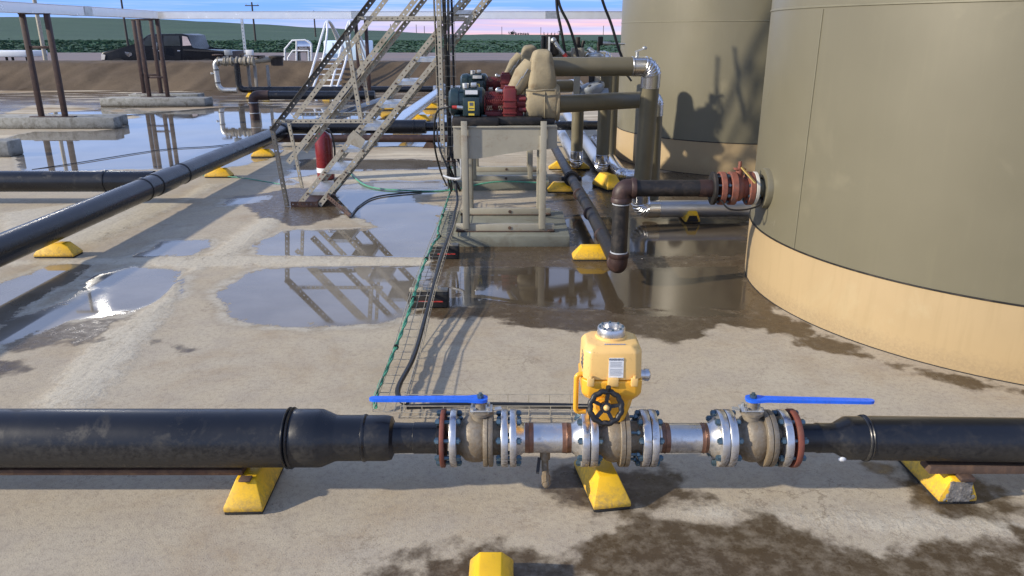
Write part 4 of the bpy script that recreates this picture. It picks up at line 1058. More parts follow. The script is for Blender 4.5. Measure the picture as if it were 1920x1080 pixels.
    mb = MB(); mb.bbox(V(.05, my, mz - .04), (.09, .15, .20), .02); mb.cyl(V(.03, my - .04, mz + .0), V(.13, my - .04, mz), .06, 16); mb.cyl(V(.06, my - .10, mz + .03), V(.12, my - .10, mz + .03), .02, 10); mb.cyl(V(.06, my - .09, mz - .06), V(.12, my - .09, mz - .06), .022, 10); part(t, 'pump_frame', mb, 'pump_red_dark')
    # tan covers: drum, hood, arm
    def lump(s_, am): return lambda p: p * (1 + am * mnoise.noise(p * 7 + Vector((s_, s_ * 2, 0))))
    mb = MB(); mb.lathe(V(.105, my + .02, mz - .012), AX, [(0, .03), (.004, .10), (.02, .138), (.05, .153), (.12, .157), (.20, .155), (.26, .158), (.292, .148), (.305, .11), (.307, .02)], 36)
    cdr = V(.255, my + .02, mz - .012)
    for v in mb.v:
        w_ = v - cdr; k_ = 1 + .055 * mnoise.noise(w_ * 9 + Vector((seed, seed * 2, 0))) + .025 * mnoise.noise(w_ * 26 + Vector((0, seed, 4))) + (.06 if w_.z > .1 else 0); v.y = cdr.y + w_.y * k_; v.z = cdr.z + w_.z * k_
    drum = part(t, 'drum_cover', mb, bl, smooth=60)
    mb = MB(); mb.lathe(V(.375, my + .02, mz - .015), AX, [(0, .145), (.012, .156), (.03, .155), (.038, .14), (.04, .0)], 30, caps=False); part(t, 'cover_end', mb, bl, drum)
    mb = MB(); pts = [V(.28, my + .02 + .162 * math.cos(a), mz - .015 + .155 * math.sin(a)) for a in [2 * PI * k / 40 for k in range(41)]]; mb.tube(pts, .006, 6, caps=False); part(t, 'strap', mb, 'blanket_shade', drum)
    mb = MB(); mb.ball(V(.245, my + .05, mz + .245), (.128, .165, .185), 30, 22, lambda p: Vector((p.x * (1 - .34 * max(0, p.z + .1) / .29) + .012, p.y * (1 - .25 * max(0, p.z) / .19), p.z)) * (1 + .09 * mnoise.noise(p * 9 + Vector((seed, 3, 1)))), pw=.46); hood = part(t, 'hood_cover', mb, bl, smooth=60)
    mb = MB(); mb.tube([V(.17, my + .02, mz + .30), V(.10, my, mz + .22), V(.03, my - .02, mz + .11), V(-.02, my - .03, mz + .075)], [.085, .088, .07, .05], 18); part(t, 'arm_cover', mb, bl, hood, smooth=60)
    for u in (.3, .62):
        c = V(.17 - .16 * u, my - .075, mz + .31 - .2 * u); mb = MB(); mb.bar(c + Vector((-.035, -.008, -.05)), c + Vector((.015, -.008, .03)), .010, .006); part(t, 'buckle', mb, 'galv', hood)
    mb = MB(); mb.tube([V(.12, my - .13, mz + .105), V(.2, my - .155, mz + .10), V(.28, my - .16, mz + .108), V(.36, my - .12, mz + .104)], .010, 8); part(t, 'seam_fold', mb, 'blanket_shade', hood)
    mb = MB(); mb.bbox(V(.27, my + .02, 1.03), (.20, .22, .06), .008); part(t, 'pump_foot', mb, 'black_metal')
    return t
pump(0, 0, 'front pump with dark teal motor, red mesh guard and tan canvas cover')
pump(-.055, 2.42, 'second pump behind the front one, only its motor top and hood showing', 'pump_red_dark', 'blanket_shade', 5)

# ------------------------------------------------------------------ lagged pipes between the pumps and the tanks
def lag_elbow(root, c, d0, d1, r, rad, n=26, m='insul_silver', seg=7):
    """gored metal elbow turning from direction d0 to d1 round corner c"""
    c = Vector(c); d0 = Vector(d0); d1 = Vector(d1); pts = path([c - d0 * rad * 1.25, c, c + d1 * rad * 1.25], rad, seg)
    o_ = None
    mb = MB(); mb.tube(pts, r * 1.05, n); o_ = part(root, 'elbow_cover', mb, m, smooth=20)
    mb = MB()
    for i in range(2, len(pts) - 2):
        d = (pts[i + 1] - pts[i - 1]).normalized(); mb.lathe(pts[i] - d * .007, d, [(-.006, r), (.003, r * 1.12), (.009, r * 1.12), (.018, r)], n)
    part(root, 'elbow_seams', mb, m, o_, smooth=0)
    for p, d in ((pts[0], d0), (pts[-1], d1)):
        mb = MB(); mb.lathe(p - d * .012, d, [(0, r * 1.01), (.003, r * 1.05), (.022, r * 1.05), (.025, r * 1.01)], n); part(root, 'band', mb, m, o_)
def lagged(label, pts, r, rad, m='insul_olive', elbow='insul_silver', bands=(), group='lagged pipes'):
    P = [Vector(p) for p in pts]; t = thing('lagged_pipe', label, 'lagged pipe', P[-1], group)
    for i in range(len(P) - 1):
        d = (P[i + 1] - P[i]).normalized(); a = P[i] + (d * rad * 1.2 if i else d * 0); b_ = P[i + 1] - (d * rad * 1.2 if i < len(P) - 2 else d * 0)
        mm = m[i] if isinstance(m, (list, tuple)) else m
        mb = MB(); mb.cyl(a, b_, r, 26); part(t, 'lagging', mb, mm)
    for i in range(1, len(P) - 1): lag_elbow(t, P[i], (P[i] - P[i - 1]).normalized(), (P[i + 1] - P[i]).normalized(), r, rad, m=elbow)
    for c, d in bands:
        mb = MB(); mb.lathe(Vector(c) - Vector(d) * .012, d, [(0, r), (.002, r * 1.03), (.022, r * 1.03), (.024, r)], 26); part(t, 'band', mb, m[0] if isinstance(m, (list, tuple)) else m)
    return t
RL = .083
lagged('upper olive lagged pipe from the front pump, turning down at a big bright ribbed elbow',
       [(.30, 7.02, 1.475), (.9, 7.30, 1.475), (1.26, 7.32, 1.475), (1.26, 7.32, .11), (3.3, 7.4, .11)][0:1] + [(1.26, 7.12, 1.475), (1.26, 7.32, .12), (3.6, 7.42, .12)], RL, .14, ['insul_olive', 'insul_olive', 'insul_aluminium'])
lagged('lower olive lagged pipe from the front pump, with its bright elbow tucked behind the upright', [(.38, 6.85, 1.165), (1.40, 7.62, 1.15), (1.42, 7.64, .10)], .078, .12)
lagged('olive lagged upright behind the front pump pipes, bright foot, furthest from the tank', [(.10, 9.35, 1.15), (.86, 10.1, 1.12), (.86, 10.15, .12), (.86, 17.5, .12)], .078, .12, ['insul_olive', 'insul_olive', 'insul_aluminium'])
lagged('olive lagged upright behind the front pump pipes, bright foot, beside the yellow block', [(.25, 9.3, 1.475), (1.17, 9.75, 1.47), (1.17, 9.85, .12), (1.17, 16.5, .12)], .083, .12, ['insul_olive', 'insul_olive', 'insul_aluminium'])
lagged('short bright lagged pipe on the floor ending beside the rear tank', [(1.36, 12.5, .13), (1.34, 9.15, .13), (1.75, 9.1, .13)], .075, .12, ['insul_silver', 'insul_silver'])
single('lagged_post', MB().cyl((1.36, 10.6, 0), (1.36, 10.6, 1.25), .085, 22), 'insul_olive', 'dark olive lagged upright standing next to the rear tank, between the other uprights', 'lagged pipe', group='lagged pipes')
support(.66, 5.98, 90, 'yellow block under the sloping rusty pipe, by the dark rusty elbow')
support(.58, 8.78, 90, 'yellow block under the rusty pipe coupling, beyond the front slab')
support(1.14, 9.0, 22, 'yellow block between the rusty pipe and the bright lagged uprights', sc=(1.35, 1.2, 1.5))
support(.78, 10.35, 90, 'long yellow block under the bright foot of the lagged uprights', sc=(1, 1.7, 1))
b5 = support(1.76, 7.38, 0, 'yellow block with its hollow end painted dark under the bright lagged pipe on the floor')
mb = MB(); mb.prism([(-.058, -.002, .016), (.058, -.002, .016), (.036, -.002, .075), (-.036, -.002, .075)], (0, .012, 0))  # dark plate paints the shade of a hollow onto the closed end
o = bpy.data.objects.new('open_end', mb.mesh('open_end', mats=('block_rubber',), smooth=0)); C.objects.link(o); o.parent = b5; o.location = (0, -.1665, 0)  # open_end is the dark shade plate; the block end is closed
b5.children[0].data = BLK3

# ------------------------------------------------------------------ rusty pipe with the flanged valve on the near tank
RYN = 5.21; rr_ = .0575
t = thing('rusty_pipe', 'rusty pipe rising at a dark elbow and running into the red flanged valve', 'pipe', (.80, RYN, 0))
EX = XAT(1163, RYN, .5); EX2 = XAT(1161, RYN, .15); ZB = AY(1158, 500, RYN - .02).z; ZT2 = AY(1166, 357, RYN).z; ZH = NZ
XF = XAT(1337, RYN, ZH)
mb = MB(); mb.cyl((EX, RYN, ZB + .10), (EX, RYN, ZH - .09), rr_, 26); part(t, 'riser', mb, 'black_metal')
def elbow(root, c, d0, d1, r, rad, m, name='elbow'):
    c = Vector(c); d0 = Vector(d0); d1 = Vector(d1); pts = path([c - d0 * rad * 1.1, c, c + d1 * rad * 1.1], rad, 8); mb = MB(); mb.tube(pts, r, 26)
    for p, d in ((pts[0], d0), (pts[-1], -d1)): mb.lathe(p - d * .004, d, [(0, r * 1.0), (.002, r * 1.10), (.03, r * 1.10), (.036, r)], 26)
    return part(root, name, mb, m, smooth=50)
elbow(t, (EX, RYN, ZH), (0, 0, 1), (1, 0, 0), .066, .085, 'rust_brown')
elbow(t, (EX, RYN, ZB), (0, -1, 0), (0, 0, 1), .066, .085, 'rust_brown')
mb = MB(); mb.cyl((EX + .09, RYN, ZH), (XF - .09, RYN, ZH), rr_, 26); part(t, 'pipe', mb, 'black_metal')
for x in (EX + .085, ):
    mb = MB(); mb.lathe((x, RYN, ZH), AX, [(0, .058), (.003, .0625), (.010, .0625), (.013, .058)], 26); part(t, 'thread_seal', mb, 'label_white')
mb = MB(); mb.lathe((EX, RYN, ZH - .115), (0, 0, 1), [(0, .058), (.002, .0615), (.007, .0615), (.009, .058)], 26); part(t, 'thread_seal', mb, 'label_grey')
mb = MB(); mb.lathe((EX, RYN, ZB + .098), (0, 0, 1), [(0, .058), (.002, .0625), (.008, .0625), (.010, .058)], 26); part(t, 'thread_seal', mb, 'label_grey')
mb = MB(); mb.cyl((XF - .10, RYN, ZH), (XF - .01, RYN, ZH), .0605, 26); part(t, 'weld_neck', mb, 'rust_brown')
mb = MB(); mb.lathe((XF - .012, RYN, ZH), AX, [(0, .06), (.0, .112), (.002, .115), (.02, .115), (.022, .112), (.022, .06)], 36); fr = part(t, 'flange', mb, 'black_metal')
# run on the floor that leads back beside the pumps
single_t = thing('rusty_pipe', 'rusty black pipe sloping back along the floor on yellow blocks, with a bolted coupling', 'pipe', (.70, 8, .1))
mb = MB(); mb.tube([(EX, RYN + .10, ZB), (.74, 7.0, .17), (.69, 8.7, .165), (.62, 11.6, .16)], rr_ * .98, 24); part(single_t, 'pipe', mb, 'black_metal')
mb = MB(); cp = Vector((.688, 8.72, .165)); mb.lathe(cp - Vector((0, .045, 0)), (0, 1, 0), [(0, .06), (0, .083), (.035, .083), (.036, .09), (.054, .09), (.055, .083), (.09, .083), (.09, .06)], 28)
for sgx in (-1, 1): mb.bbox(cp + Vector((sgx * .092, 0, 0)), (.05, .05, .045), .006)
part(single_t, 'coupling', mb, 'black_metal')
for yy in (6.1, 6.9, 7.8):
    mb = MB(); mb.lathe((.77 - .028 * (yy - 5.3) , yy, .168), (0, 1, 0), [(0, .057), (.004, .062), (.03, .062), (.034, .057)], 22); part(single_t, 'tape_band', mb, 'rust_brown')
# red valve
vt = thing('tank_valve', 'red flanged valve with brass handle bolted between the rusty pipe and the olive tank', 'valve', (XF + .12, RYN, ZH))
def fx(px): return XAT(px, RYN - .06, ZH)
def rl(mb, prof, n=36): return mb.lathe((0, RYN, ZH), AX, [(fx(a), r) for a, r in prof], n)
fls = []
for a, b_, m in ((1351, 1361, 'valve_red'), (1370, 1382, 'valve_red'), (1404, 1414, 'valve_red'), (1415, 1421, 'nozzle_white')):
    mb = MB(); rl(mb, [(a, .06), (a, .113), (a + .6, .115), (b_ - .6, .115), (b_, .113), (b_, .06)]); fls.append(part(vt, 'flange' if m == 'valve_red' else 'gasket_ring', mb, m))
mb = MB(); rl(mb, [(1360, .062), (1366, .07), (1371, .07)]); part(vt, 'neck', mb, 'valve_red')
mb = MB(); rl(mb, [(1381, .085), (1386, .092), (1392, .088), (1397, .066), (1405, .064)]); part(vt, 'body', mb, 'valve_red')
mb = MB(); mb.cyl((fx(1388), RYN, ZH + .08), (fx(1388), RYN, ZH + .135), .024, 12); mb.bbox((fx(1388), RYN, ZH + .135), (.075, .05, .012), .003); mb.cyl((fx(1388), RYN, ZH + .14), (fx(1388), RYN, ZH + .185), .012, 10); part(vt, 'stem', mb, 'valve_red')
mb = MB(); mb.bar((fx(1389), RYN - .03, ZH + .15), (fx(1409), RYN - .13, ZH + .06), .016, .008); part(vt, 'handle', mb, 'brass')
bm_ = bolt_mesh(.05, .007, .013, .012)
for xm, fl_ in ((fx(1349.5), fls[0]), (fx(1413), fls[2])):
    for k in range(8):
        a = PI / 8 + 2 * PI * k / 8; piece(vt, 'bolt', bm_, (xm, RYN + .095 * math.cos(a), ZH + .095 * math.sin(a)), fl_, (a, 0, 0))
bm2_ = bolt_mesh(.03, .007, .013, .012)
for k in range(8):
    a = PI / 8 + 2 * PI * k / 8; piece(vt, 'bolt', bm2_, (fx(1371), RYN + .095 * math.cos(a), ZH + .095 * math.sin(a)), fls[1], (a, 0, 0))
single('sense_tube', MB().tube(smoothpath([(fx(1350), RYN - .10, ZH - .06), (fx(1365), RYN - .12, ZH - .118), (fx(1395), RYN - .12, ZH - .125), (fx(1424), RYN - .09, ZH - .10), (fx(1432), RYN - .05, ZH - .06)]), .006, 8), 'black_metal', 'thin dark tube looping under the red flanged valve', 'tube')
# ------------------------------------------------------------------ wire tray on the floor with its cables
def wire_tray(label, P, w, hgt, side, step, name='wire_tray', rw=.0022):
    """P: centre line points; side: unit vector across; wires lengthwise and rungs as pieces"""
    P = [Vector(p) for p in P]; sd = Vector(side); t = thing(name, label, 'cable tray', P[0], 'wire cable trays')
    up = Vector((0, 0, 1)) if abs((P[-1] - P[0]).normalized().z) < .7 else Vector((0, -1, 0))
    for k in (-1, -.33, .33, 1):
        mb = MB(); mb.tube([p + sd * (w / 2 * k) for p in P], rw, 6); part(t, 'wire', mb, 'galv_dull')
        if abs(k) == 1:
            mb = MB(); mb.tube([p + sd * (w / 2 * k) + up * hgt for p in P], rw, 6); part(t, 'wire', mb, 'galv_dull')
    rg = MB(); rg.tube([sd * (-w / 2) + up * hgt, sd * (-w / 2), sd * (w / 2), sd * (w / 2) + up * hgt], rw, 5); rme = rg.mesh('rung', mats=('galv_dull',))
    L = 0
    for a, b_ in zip(P, P[1:]):
        d = (b_ - a).length; s_ = (-L) % step
        while s_ < d: piece(t, 'rung', rme, a + (b_ - a) * (s_ / d)); s_ += step
        L += d
    return t
TXC = -.585
wire_tray('wire tray running back along the floor from the front valves over two black feet', [(TXC, 3.22, .055), (TXC, 4.0, .06), (TXC, 4.8, .125), (TXC, 5.9, .125), (TXC, 6.5, .112), (TXC - .01, 8.05, .115)], .15, .045, (1, 0, 0), .1)
wire_tray('wire tray lying crossways behind the first blue handled valve and the motor valve', [(-.52, 3.24, .05), (.44, 3.24, .05)], .12, .055, (0, 1, 0), .1)
rr = random.Random(2)
def cable(name, pts, r, m, label, n=7, cat='cable', group=None):
    return single(name, MB().tube(smoothpath(pts, 8), r, n), m, label, cat, group=group)
cable('black_cable', [(-.50, 3.27, .075), (-.535, 3.30, .075), (-.565, 3.42, .085), (-.535, 3.8, .085), (-.53, 4.3, .105), (-.525, 4.8, .150), (-.535, 5.4, .150), (-.530, 5.95, .150), (-.52, 6.5, .138), (-.545, 7.1, .135), (-.555, 7.6, .14), (-.585, 7.85, .25), (-.60, 7.88, .60)], .0135, 'black_cable', 'thick black cable on the side of the floor tray nearer the tanks')
cable('black_cable', [(-.50, 3.235, .072), (-.2, 3.26, .072), (.2, 3.25, .072), (.36, 3.24, .072)], .013, 'black_cable', 'thick black cable lying in the crossways tray behind the valves')
def twist(name, pts, r, m, label, tw=22, off=.0055):
    base_ = smoothpath(pts, 14); mb = MB(); 
    for s_ in (0, PI):
        q_ = []
        for i, p in enumerate(base_):
            d = (base_[min(i + 1, len(base_) - 1)] - base_[max(0, i - 1)]).normalized(); a = d.orthogonal().normalized(); b_ = d.cross(a); th = s_ + i * .55
            q_.append(p + (a * math.cos(th) + b_ * math.sin(th)) * off)
        mb.tube(q_, r, 6)
    for i in range(10, len(base_), 26): mb.cyl(base_[i] + Vector((0, -.006, 0)), base_[i] + Vector((0, .006, 0)), .017, 8, mi=1)
    return single(name, mb, (m, 'black_plastic'), label, 'cable')
twist('green_cable', [(-.662, 3.30, .03), (-.668, 3.38, .07), (-.655, 3.7, .085), (-.648, 4.1, .09), (-.640, 4.5, .115), (-.635, 4.8, .150), (-.645, 5.3, .148), (-.632, 5.9, .150), (-.610, 6.15, .142), (-.640, 6.4, .14), (-.655, 7.0, .13), (-.662, 7.6, .13), (-.67, 8.1, .15), (-.66, 8.2, .4)], .0062, 'green_cable', 'twisted green cable tied along the edge of the floor tray')
def tray_foot(x, y, w, label):
    t = thing('tray_foot', label, 'support', (x, y, .002), 'black feet under the wire tray')
    mb = MB(); mb.bbox((x, y, .052), (w, .15, .096), .008); part(t, 'foot', mb, 'block_rubber')
    mb = MB(); mb.box((x + .02, y - .0765, .050), (w * .62, .003, .008)); part(t, 'red_strip', mb, 'sticker_red')
    mb = MB(); mb.bbox((x, y, .109), (w * .98, .045, .020), .003); part(t, 'top_channel', mb, 'galv_dull')
tray_foot(-.565, 4.87, .265, 'black foot with a red strip under the tray, the one nearer the front valves')
tray_foot(-.555, 6.03, .235, 'black foot with a red strip under the tray, against the front slab')

# mast carrying the cables up past the stairs
t = thing('cable_mast', 'tall perforated steel mast carrying a bundle of black cables past the stairs', 'mast', (-.68, 7.86, .55))
mb = MB(); mb.perf((-.735, 7.85, .50), (-.735, 7.85, 5.2), (.042, 0, 0), (0, .004, 0), .05, .009); mb.span((-.735, 7.855, .50), (-.731, 7.893, 5.2)); mb.span((-.697, 7.855, .50), (-.693, 7.893, 5.2)); part(t, 'channel', mb, 'galv_dull', smooth=0)
mb = MB()
for x in (-.76, -.69, -.62, -.565): mb.tube([(x, 7.90, .42), (x, 7.90, 5.2)], .0022, 5)
part(t, 'tray_wires', mb, 'galv_dull')
rg = MB(); rg.tube([(-.10, 0, 0), (.10, 0, 0)], .0022, 5); rme = rg.mesh('rung', mats=('galv_dull',))
for k in range(24): piece(t, 'rung', rme, (-.662, 7.895, .45 + .1 * k))
mb = MB(); mb.bbox((-.70, 7.86, .505), (.24, .012, .012), .002); part(t, 'bracket', mb, 'rust_dark')
for i, (x, y, r_) in enumerate(((-.672, 7.93, .011), (-.648, 7.93, .013), (-.620, 7.94, .011), (-.640, 7.965, .012), (-.600, 7.94, .012), (-.757, 7.93, .010))):
    sw = lambda z_, k: x + .012 * math.sin(z_ * 1.7 + i * 1.3)
    pts = [(sw(z_, i), y, z_) for z_ in (5.2, 4.3, 3.5, 2.7, 2.0, 1.4, .9)]
    pts += [(x + .03 * math.cos(i), y - .02, .6), (x + .06 * math.sin(i * 2), y - .05, .36 + .03 * i), (x + .03 + .02 * i, y + .02, .17)] if i < 5 else [(x - .01, y - .04, .8), (x + .02, y - .10, .62), (x + .10, y - .12, .42), (x + .13, y - .05, .2)]
    single('black_cable', MB().tube(smoothpath(pts, 6), r_, 7), 'black_cable', ('black cable right against the slotted channel of the mast', 'thick black cable in the middle of the bundle on the mast', 'black cable in the bundle on the mast, second from the pumps', 'black cable at the back of the bundle on the mast', 'black cable on the mast, outermost on the pump side', 'black cable hanging alone on the stair side of the mast')[i], 'cable', group='cables on the mast')
cable('motor_lead', [(-.49, 6.62, 1.16), (-.56, 6.62, 1.16), (-.66, 6.75, 1.09), (-.71, 7.0, .8), (-.69, 7.3, .5), (-.66, 7.6, .3)], .009, 'black_cable', 'thin black lead from the front motor looping down towards the tray')
cable('conduit', [(-.45, 6.72, .735), (-.452, 6.72, .56), (-.47, 6.73, .525), (-.55, 6.78, .52), (-.62, 6.85, .53)], .013, 'galv', 'small bright bent conduit by the leg of the front pump stand', cat='conduit')
cable('green_wire', [G(525, 345), G(430, 331, .02), G(300, 327, .02), G(180, 322, .01)], .006, 'green_cable', 'thin green wire across the floor past the long black pipe')
cable('green_wire', [G(652, 322, .02), G(690, 349, .012), G(760, 357, .012), G(840, 357, .012), (-.2, 8.79, .115), (.4, 8.8, .10)], .009, 'green_cable', 'green wire from behind the stair foot to the second slab')
cable('dark_wire', [G(656, 408, .012), G(675, 385, .012), G(710, 368, .012), G(790, 359, .012)], .009, 'black_cable', 'thin dark wire curving away from the stair foot brace')
cable('dark_wire', [G(60, 318), G(140, 306, .01), G(300, 281, .01), G(400, 274, .01), G(480, 264, .01)], .006, 'black_cable', 'thin dark wire lying through the wide mirror puddle')
cable('dark_wire', [G(235, 217, .01), G(300, 211, .012), G(400, 203, .012), G(470, 200, .02)], .008, 'black_cable', 'thin dark wire from the far footing towards the rusty standpipe')

# ------------------------------------------------------------------ overhead bright cable trough on posts
t = thing('cable_trough', 'long bright metal trough carried on thin rusty posts round the yard', 'trough', (-9.2, 15, 2.2))
def trough(a, b_, w=.32, h=.17):
    a = Vector(a); b_ = Vector(b_); d = (b_ - a).normalized(); sd = d.cross(Vector((0, 0, 1)))
    mb = MB()
    for s_ in (-1, 1): mb.bar(a + sd * (s_ * w / 2) + Vector((0, 0, h / 2)), b_ + sd * (s_ * w / 2) + Vector((0, 0, h / 2)), .006, h)
    mb.bar(a + Vector((0, 0, .003)), b_ + Vector((0, 0, .003)), w - .014, .006)
    mb.bar(a + Vector((0, 0, h + .008)), b_ + Vector((0, 0, h + .008)), w + .03, .008)
    return mb
for a, b_ in (((-9.2, 9.0, 2.12), (-9.2, 17.2, 2.13)), ((-9.2, 17.22, 2.13), (-9.2, 20.55, 2.13)), ((-9.38, 20.9, 2.13), (-4.0, 20.9, 2.13)), ((-3.98, 20.9, 2.13), (1.0, 20.9, 2.13)), ((1.02, 20.9, 2.13), (9.0, 20.9, 2.13))):
    part(t, 'trough_length', trough(a, b_), 'tray_white')
for x, y in ((-9.2, 17.21), (-3.99, 20.73), (1.01, 20.73)):
    mb = MB()
    if y < 18: mb.box((x + .172, y, 2.22), (.01, .30, .19)); mb.box((x - .172, y, 2.22), (.01, .30, .19))
    else: mb.box((x, y, 2.22), (.30, .01, .19))
    part(t, 'joint_plate', mb, 'galv')
POSTS = 'rusty posts under the trough'
def trough_post(x, y, z0, label, h=2.12, r=.045):
    mb = MB(); mb.bbox((x, y, (z0 + h) / 2), (r * 1.7, r * 1.7, h - z0), .004); mb.bbox((x, y, z0 + .005), (.16, .16, .012), .003)
    return single('trough_post', mb, 'rust_brown', label, 'post', group=POSTS)
def trough_frame(xa, xb, y, z0, label, bar_z=.75, rz=2.1):
    t = thing('post_frame', label, 'post frame', ((xa + xb) / 2, y, z0), POSTS)
    for x in (xa, xb):
        mb = MB(); mb.bbox((x, y, (z0 + rz) / 2), (.085, .085, rz - z0), .004); part(t, 'post', mb, 'rust_brown')
    mb = MB(); mb.bbox(((xa + xb) / 2, y, z0 + .012), (xb - xa + .4, .14, .02), .003); part(t, 'foot_plate', mb, 'rust_brown')
    mb = MB(); mb.bbox(((xa + xb) / 2, y, rz + .012), (xb - xa + .1, .10, .022), .003); part(t, 'cap_bar', mb, 'rust_brown')
    mb = MB(); mb.bbox(((xa + xb) / 2, y, z0 + bar_z), (xb - xa - .086, .05, .05), .003); part(t, 'cross_bar', mb, 'rust_brown')
trough_frame(-9.18, -8.72, 15.1, .215, 'rusty two post frame on the nearer pair of concrete footings', bar_z=1.3)
trough_frame(-9.46, -8.98, 20.35, .19, 'rusty two post frame on the front beam of the farther footings', bar_z=.5)
trough_frame(-10.17, -9.70, 21.6, .19, 'rusty two post frame just behind, on the back beam of the farther footings', bar_z=.5)
trough_frame(-4.12, -3.86, 21.2, .0, 'rusty post pair behind the stairs holding the trough', bar_z=.4)
trough_post(-9.2, 9.2, .2, 'rusty post beyond the near broken footing', 2.1)
def footing(x0, x1, y0, y1, h, label):
    mb = MB(); mb.bbox(((x0 + x1) / 2, (y0 + y1) / 2, h / 2 - .002), (x1 - x0, y1 - y0, h), .022)
    return single('concrete_footing', mb, 'footing', label, 'footing', group='concrete footings in the puddle')
footing(-10.6, -7.72, 14.98, 15.3, .22, 'stained concrete beam at the front under the nearer rusty frame')
footing(-10.4, -7.88, 15.55, 15.87, .20, 'stained concrete beam behind, under the nearer rusty frame, partly hidden')
footing(-10.55, -7.85, 19.9, 20.45, .20, 'concrete beam at the front of the farther footings, in the puddle')
footing(-10.5, -8.6, 21.35, 21.85, .20, 'concrete beam set askew behind the farther footings')
footing(-9.2, -7.52, 11.4, 11.75, .24, 'weathered concrete beam cut off by the picture edge beside the mirror puddle')

# galvanised lamp posts beyond the bank
def lamp_post(x, y, label, h, aim, lit):
    t = thing('lamp_post', label, 'lamp post', (x, y, -.2))
    mb = MB(); mb.cyl((x, y, -.2), (x, y, h), .075, 14, .06); part(t, 'pole', mb, 'galv_dull')
    mb = MB(); mb.bbox((x, y, h + .05), (1.3, .08, .08), .01); part(t, 'cross_arm', mb, 'galv_dull')
    x += .5
    d = (Vector(aim) - Vector((x, y, h))).normalized(); rot = d.to_track_quat('-Z', 'Y').to_matrix()
    mb = MB(); mb.bbox(Vector((x, y, h + .15)) + d * .1, (.46, .34, .10), .015, rot); hd = part(t, 'lamp_head', mb, 'grey_box')
    if lit:
        mb = MB(); mb.box(Vector((x, y, h + .15)) + d * .155, (.34, .24, .008), rot); part(t, 'lamp_lens', mb, 'lamp_glow', hd)
lamp_post(XAT(84, 29.2, 1), 29.2, 'galvanised lamp post beyond the bank, seen behind the nearer rusty frame', 9.0, (-2.7, 4.8, 0), True)
x_ = XAT(452, 27.9, 2); mb = MB(); mb.perf((x_, 27.9, .84), (x_, 27.9, AY(452, 36, 27.9).z), (.08, 0, 0), (0, .004, 0), .12, .02); mb.span((x_, 27.905, .84), (x_ + .004, 27.97, AY(452, 36, 27.9).z)); mb.span((x_ + .076, 27.905, .84), (x_ + .08, 27.97, AY(452, 36, 27.9).z))
single('steel_post', mb, 'galv', 'galvanised slotted post standing on the bank behind the manifold', 'post', smooth=0)
# ------------------------------------------------------------------ pipes at the far side
MY = 22.8
def mp(px, py, Y=MY): return AY(px, py, Y)
XB = XAT(446, 22.7, .6); HZ = mp(447, 117).z
black_pipe('long dark pipe lying along the foot of the far bank', [(XB, 22.7, HZ - .02), (XB, 22.7, .22), (-2.3, 22.7, .24)], .085, 'hdpe_clean', rad=.16)
t = thing('steel_pipe', 'galvanised pipe bending down and under beside the far manifold', 'pipe', (XB - .5, 22.75, .2))
XL = XAT(406, 22.75, .6)
mb = MB(); mb.tube(path([(XL + .28, 22.75, HZ + .06), (XL, 22.75, HZ + .04), (XL + .02, 22.75, .20), (XB - .08, 22.75, .20)], .20, 8), .075, 18); part(t, 'pipe', mb, 'galv')
for z_ in (HZ - .22, .40):
    mb = MB(); mb.lathe((XL + .01, 22.75, z_), (0, 0, 1), [(0, .075), (.004, .088), (.028, .088), (.032, .075)], 18); part(t, 'clamp', mb, 'black_metal')
t = thing('pipe_manifold', 'manifold of galvanised pipes, valves and a dark drum standing against the far bank', 'manifold', (XB + .5, 22.9, 0))
h0 = mp(441, 118); h1 = mp(508, 111, 23.2)
mb = MB(); mb.tube([(XL + .25, MY, HZ + .06), (h0.x, MY, HZ + .03), h0, h1], .085, 16); part(t, 'header', mb, 'galv_dull')
for px, head in ((417, 'wheel'), (428, 'box'), (452, 'lever'), (468, 'box_white')):
    c_ = mp(px, 115); mb = MB(); mb.ball(c_, (.11, .12, .11), 14, 10)
    for sg in (-1, 1): mb.cyl(c_ + Vector((sg * .09, 0, 0)), c_ + Vector((sg * .12, 0, 0)), .135, 16)
    va = part(t, 'valve', mb, 'galv_dull'); mb = MB(); mb.cyl(c_ + Vector((0, 0, .08)), c_ + Vector((0, 0, .17)), .03, 10)
    if head == 'wheel': mb.lathe(c_ + Vector((-.12, 0, .15)), (0, 0, 1), [(0, .04), (.02, .15), (.04, .15), (.05, .04)], 16)
    elif head == 'lever': mb.bar(c_ + Vector((-.05, 0, .18)), c_ + Vector((.22, -.04, .22)), .05, .03)
    else: mb.bbox(c_ + Vector((.03, 0, .24)), (.19, .15, .15), .015)
    part(t, 'valve_head', mb, {'wheel': 'rust_dark', 'box': 'grey_box', 'lever': 'black_metal', 'box_white': 'label_white'}[head], va)
for px in (465, 477, 501):
    q_ = mp(px, 122, 23.0); mb = MB(); mb.bbox((q_.x, 23.0, q_.z / 2), (.08, .06, q_.z), .003); part(t, 'stand_leg', mb, 'galv_shade')
c_ = mp(520, 123, 23.2); mb = MB(); mb.lathe(c_, (0, 0, 1), [(0, .17), (.22, .18), (.23, .22), (.27, .22), (.29, .12)], 24); part(t, 'drum', mb, 'drum_dark')
c_ = mp(484, 107, 23.1); mb = MB(); mb.lathe(c_, (0, 0, 1), [(0, .05), (.015, .20), (.045, .20), (.05, .05)], 18); mb.cyl(c_ - Vector((0, 0, .15)), c_, .03, 10); part(t, 'hand_wheel', mb, 'drum_dark')
c_ = mp(397, 138, 22.7); mb = MB(); mb.cyl(c_ + Vector((.16, 0, 0)), c_, .018, 8); mb.bbox(c_, (.05, .05, .06), .008); part(t, 'side_tap', mb, 'galv')
